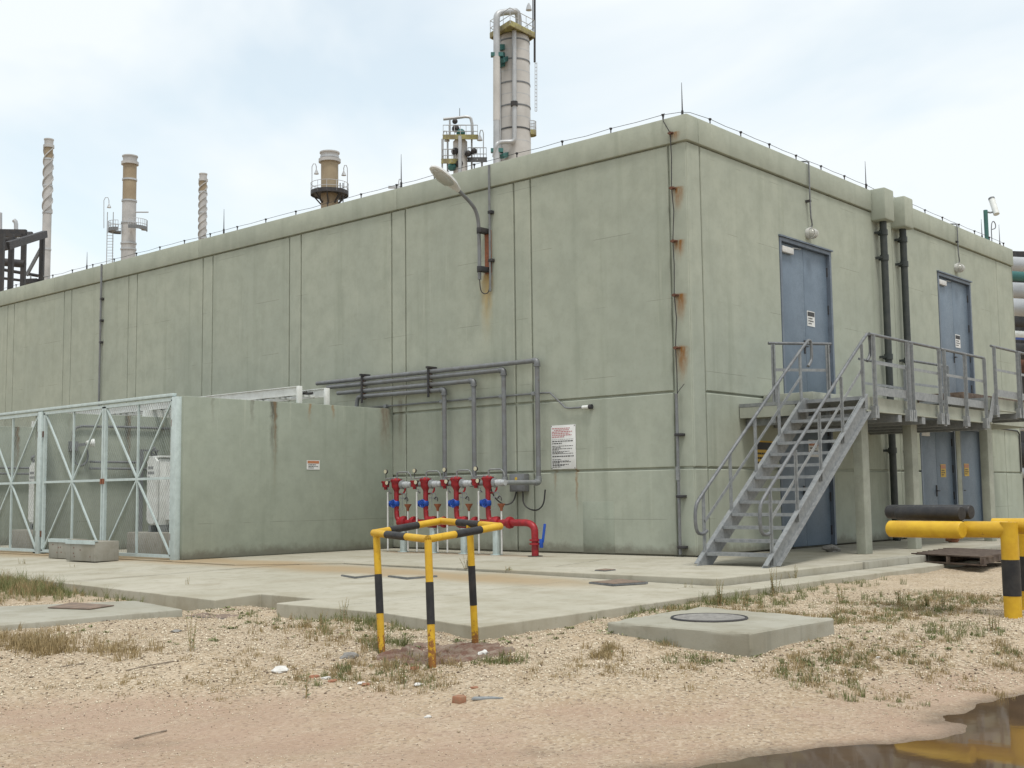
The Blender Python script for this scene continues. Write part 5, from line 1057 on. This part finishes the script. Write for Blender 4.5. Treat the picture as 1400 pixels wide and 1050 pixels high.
m=MB(); m.rings([b.P(679,78,f),b.P(679,165,f)],.33,14); m.build('pipe_lagging','tower_grey',b.t)
m=MB(); g=-r-.35
m.tube([b.P(703,42,g),b.P(703.5,185,g),b.P(703,193,g),b.P(697,194,g),b.P(684,194,g-.2),b.P(678,197,f-.3),b.P(676,215,f)],.21,10,2); m.build('side_pipe','pipe_steel',b.t)
m=MB(); m.cyl(b.P(703,139,g),b.P(703,145,g),.34,n=12); m.build('pipe_clamp','dark_steel',b.t)
m=MB()
for px in (682.5,684.5): m.cyl(b.P(px,50,-.8),b.P(px,280,-.8),.06,n=5)
m.build('riser_pipes','pipe_steel',b.t)
for y in (65,76,88): m=MB(); m.bar(b.P(680,y,-1.6),b.P(688,y,-1),.5,.5); m.build('pipe_support','teal',b.t)
m=MB(); m.cyl(b.P(731,85),b.P(731,-30),.11,n=6); m.cyl(b.P(728.5,42),b.P(728.5,-30),.05,n=5); m.build('mast','dark_steel',b.t)
m=MB(); goose(b,723,-20,-20,m,0.1); m.prof(b.P(723,14),[(0,.3),(.4,.2),(.7,.06)],8); m.build('gooseneck_lamp','pipe_steel',b.t)
m=MB()
for px in (731.5,734): m.cyl(b.P(px,85),b.P(px,152),.04,n=4)
for k in range(14): m.bar(b.P(731.5,87+k*5),b.P(734,87+k*5),.05,.05)
m.build('ladder','pipe_steel',b.t)
ringplat(b,184,8*b.k,'platform_olive',-PI*.5,PI*.5,inner=.2,off=RT*(21.5*b.k))
# small tower
b=BG(632.5,110,'process_tower','short vessel with yellow-green platforms left of the tall tower','tower'); r=10*b.k
m=MB(); m.prof(V((b.base.x,b.base.y,0)),[(-.3,r),(b.z(194),r),(b.z(190),r*.6)],24); m.build('vessel','tower_grey',b.t)
def sqplat(py,x0,x1,dy,mat,rail=1.2):
    q=[b.P(x0,py),b.P((x0+x1)/2,py,-dy),b.P(x1,py),b.P((x0+x1)/2,py,dy)]; m=MB(); m.poly(q,(0,0,.2))
    for k in range(4): m.bar(q[k]+UZ*.05,q[(k+1)%4]+UZ*.05,.12,.45)
    m.build('platform',mat,b.t,smooth=False); m=MB()
    for k in range(4):
        for hh in (.6,rail): m.cyl(q[k]+UZ*hh,q[(k+1)%4]+UZ*hh,.035,n=4)
        for u in (0,.33,.66): p=q[k].lerp(q[(k+1)%4],u); m.cyl(p,p+UZ*rail,.035,n=4)
    m.build('railing','pipe_steel',b.t)
sqplat(188,606,653,1.7,'platform_olive'); sqplat(221,604,632,1.2,'platform_olive'); sqplat(219,640,665,1.2,'galv_dark')
for px,y0 in ((604.5,190),(612,190),(645,190),(659,218)): m=MB(); m.cyl(b.P(px,y0),b.P(px,300),.09,n=6); m.build('leg','pipe_steel',b.t)
m=MB(); m.cyl(b.P(629,186,-1.6),b.P(629,300,-1.6),.17,n=10); m.build('downcomer','pipe_steel',b.t)
m=MB(); m.tube([b.P(606,163),b.P(625,161),b.P(640,159),b.P(645,163),b.P(646,186)],.14,8,1); m.cyl(b.P(615,163),b.P(615,186),.09,n=6); m.build('davit','pipe_steel',b.t)
m=MB(); m.cyl(b.P(628.5,160),b.P(628.5,148),.04,n=4); m.build('rod','dark_steel',b.t)
for (x,y,s_) in ((623,176,.35),(622,166,.25),(630,182,.4),(640,210,.3),(622,207,.35),(648,207,.3),(628,224,.35),(618,228,.4)): m=MB(); m.prof(b.P(x,y,-.6),[(-s_,s_*.6),(-s_*.4,s_),(s_*.4,s_),(s_,s_*.6)],10,(.6,.3,.3)); m.build('valve','dark_steel' if s_<.36 else 'teal',b.t)
m=MB(); goose(b,661,219,182,m,-5); m.build('gooseneck_lamp','pipe_steel',b.t); m=MB(); goose(b,606,219,183,m,5); m.build('gooseneck_lamp','pipe_steel',b.t)
# dark steel frame at far left
b=BG(28,85,'steel_pipe_rack','dark steel pipe rack rising at the far left edge','steel frame')
for px,bk in ((58,0),(33,-3),(16,-6),(3,-9),(-20,0),(-45,-3)): m=MB(); m.bar(b.P(px,320,bk),V((b.P(px,320,bk).x,b.P(px,320,bk).y,0)),.30,.30,RT); m.build('column','dark_steel',b.t,smooth=False)
for a,c_ in (((62,320,0),(10,336,-8)),((10,336,-8),(-60,352,-8)),((36,319,-3),(-40,318,-3))): m=MB(); m.bar(b.P(*a),b.P(*c_),.3,.5); m.build('beam','dark_steel',b.t,smooth=False)
for a,c_,rr in (((-5,330,2),(40,326,2),.35),((-10,322,4),(44,322,4),.3),((0,358,-3),(34,361,-3),.28),((0,368,1),(52,377,1),.12),((0,380,1),(52,386,1),.1)): m=MB(); m.cyl(b.P(*a),b.P(*c_),rr,n=10); m.build('pipe','dark_steel',b.t)
m=MB(); m.bar(b.P(56,340),b.P(36,377),.2,.2); m.build('brace','galv_dark',b.t,smooth=False)
m=MB(); m.tube([b.P(27,326),b.P(22,316),b.P(22,304),b.P(19,301)],.16,8,1); m.cyl(b.P(0,320),b.P(0,291),.16,n=8); m.build('vent_pipe','pipe_steel',b.t)
m=MB(); m.bar(b.P(31,386),b.P(53,385),.8,.35); m.build('walkway','dark_steel',b.t,smooth=False)
m=MB(); m.tube([b.P(58,378),b.P(66,378),b.P(66,390)],.06,5); m.cyl(b.P(42,377),b.P(42,386),.06,n=5); m.build('handrail','pipe_steel',b.t)
# pipe rack at right edge, behind the building
b=BG(1420,48,'pipe_rack','elevated pipe rack with silver pipes behind the building\'s right end','pipe rack')
def rp_(y,rr,mat,bk=0,nm='pipe'): m=MB(); m.cyl(b.P(1370,y-1,bk+2),b.P(1480,y+5,bk-2),rr,n=20); m.build(nm,mat,b.t)
rp_(361,.30,'pipe_steel'); rp_(397,.34,'pipe_steel',1); rp_(420,.36,'pipe_steel',-1); rp_(377,.24,'teal',3); rp_(440,.22,'dark_steel',1); rp_(457,.15,'white_paint'); rp_(462,.08,'aluminium_blue'); rp_(480,.35,'dark_steel',2); rp_(620,.5,'dark_steel',4); rp_(500,.3,'rust_steel',3); rp_(646,.22,'pipe_steel',3); rp_(585,.12,'pipe_steel',1)
for y in (350,372,386,408,432,450,470,516,560): m=MB(); m.bar(b.P(1375,y,6),b.P(1470,y+4,3),.5,.45); m.build('beam','dark_steel' if y!=372 else 'teal',b.t,smooth=False)
for px in (1394,1432): m=MB(); q=b.P(px,345,5); m.bar(q,V((q.x,q.y,0)),.5,.5,RT); m.build('column','dark_steel',b.t,smooth=False)
o=MB(); q0=b.P(1385,560,9); o.box((q0.x,q0.y-4,0),(q0.x+6,q0.y+1,4.5)); lone(o,'dark_shed','dark_steel','dark shed below the pipe rack at the right edge','shed',(q0.x+3,q0.y-1.5,0))
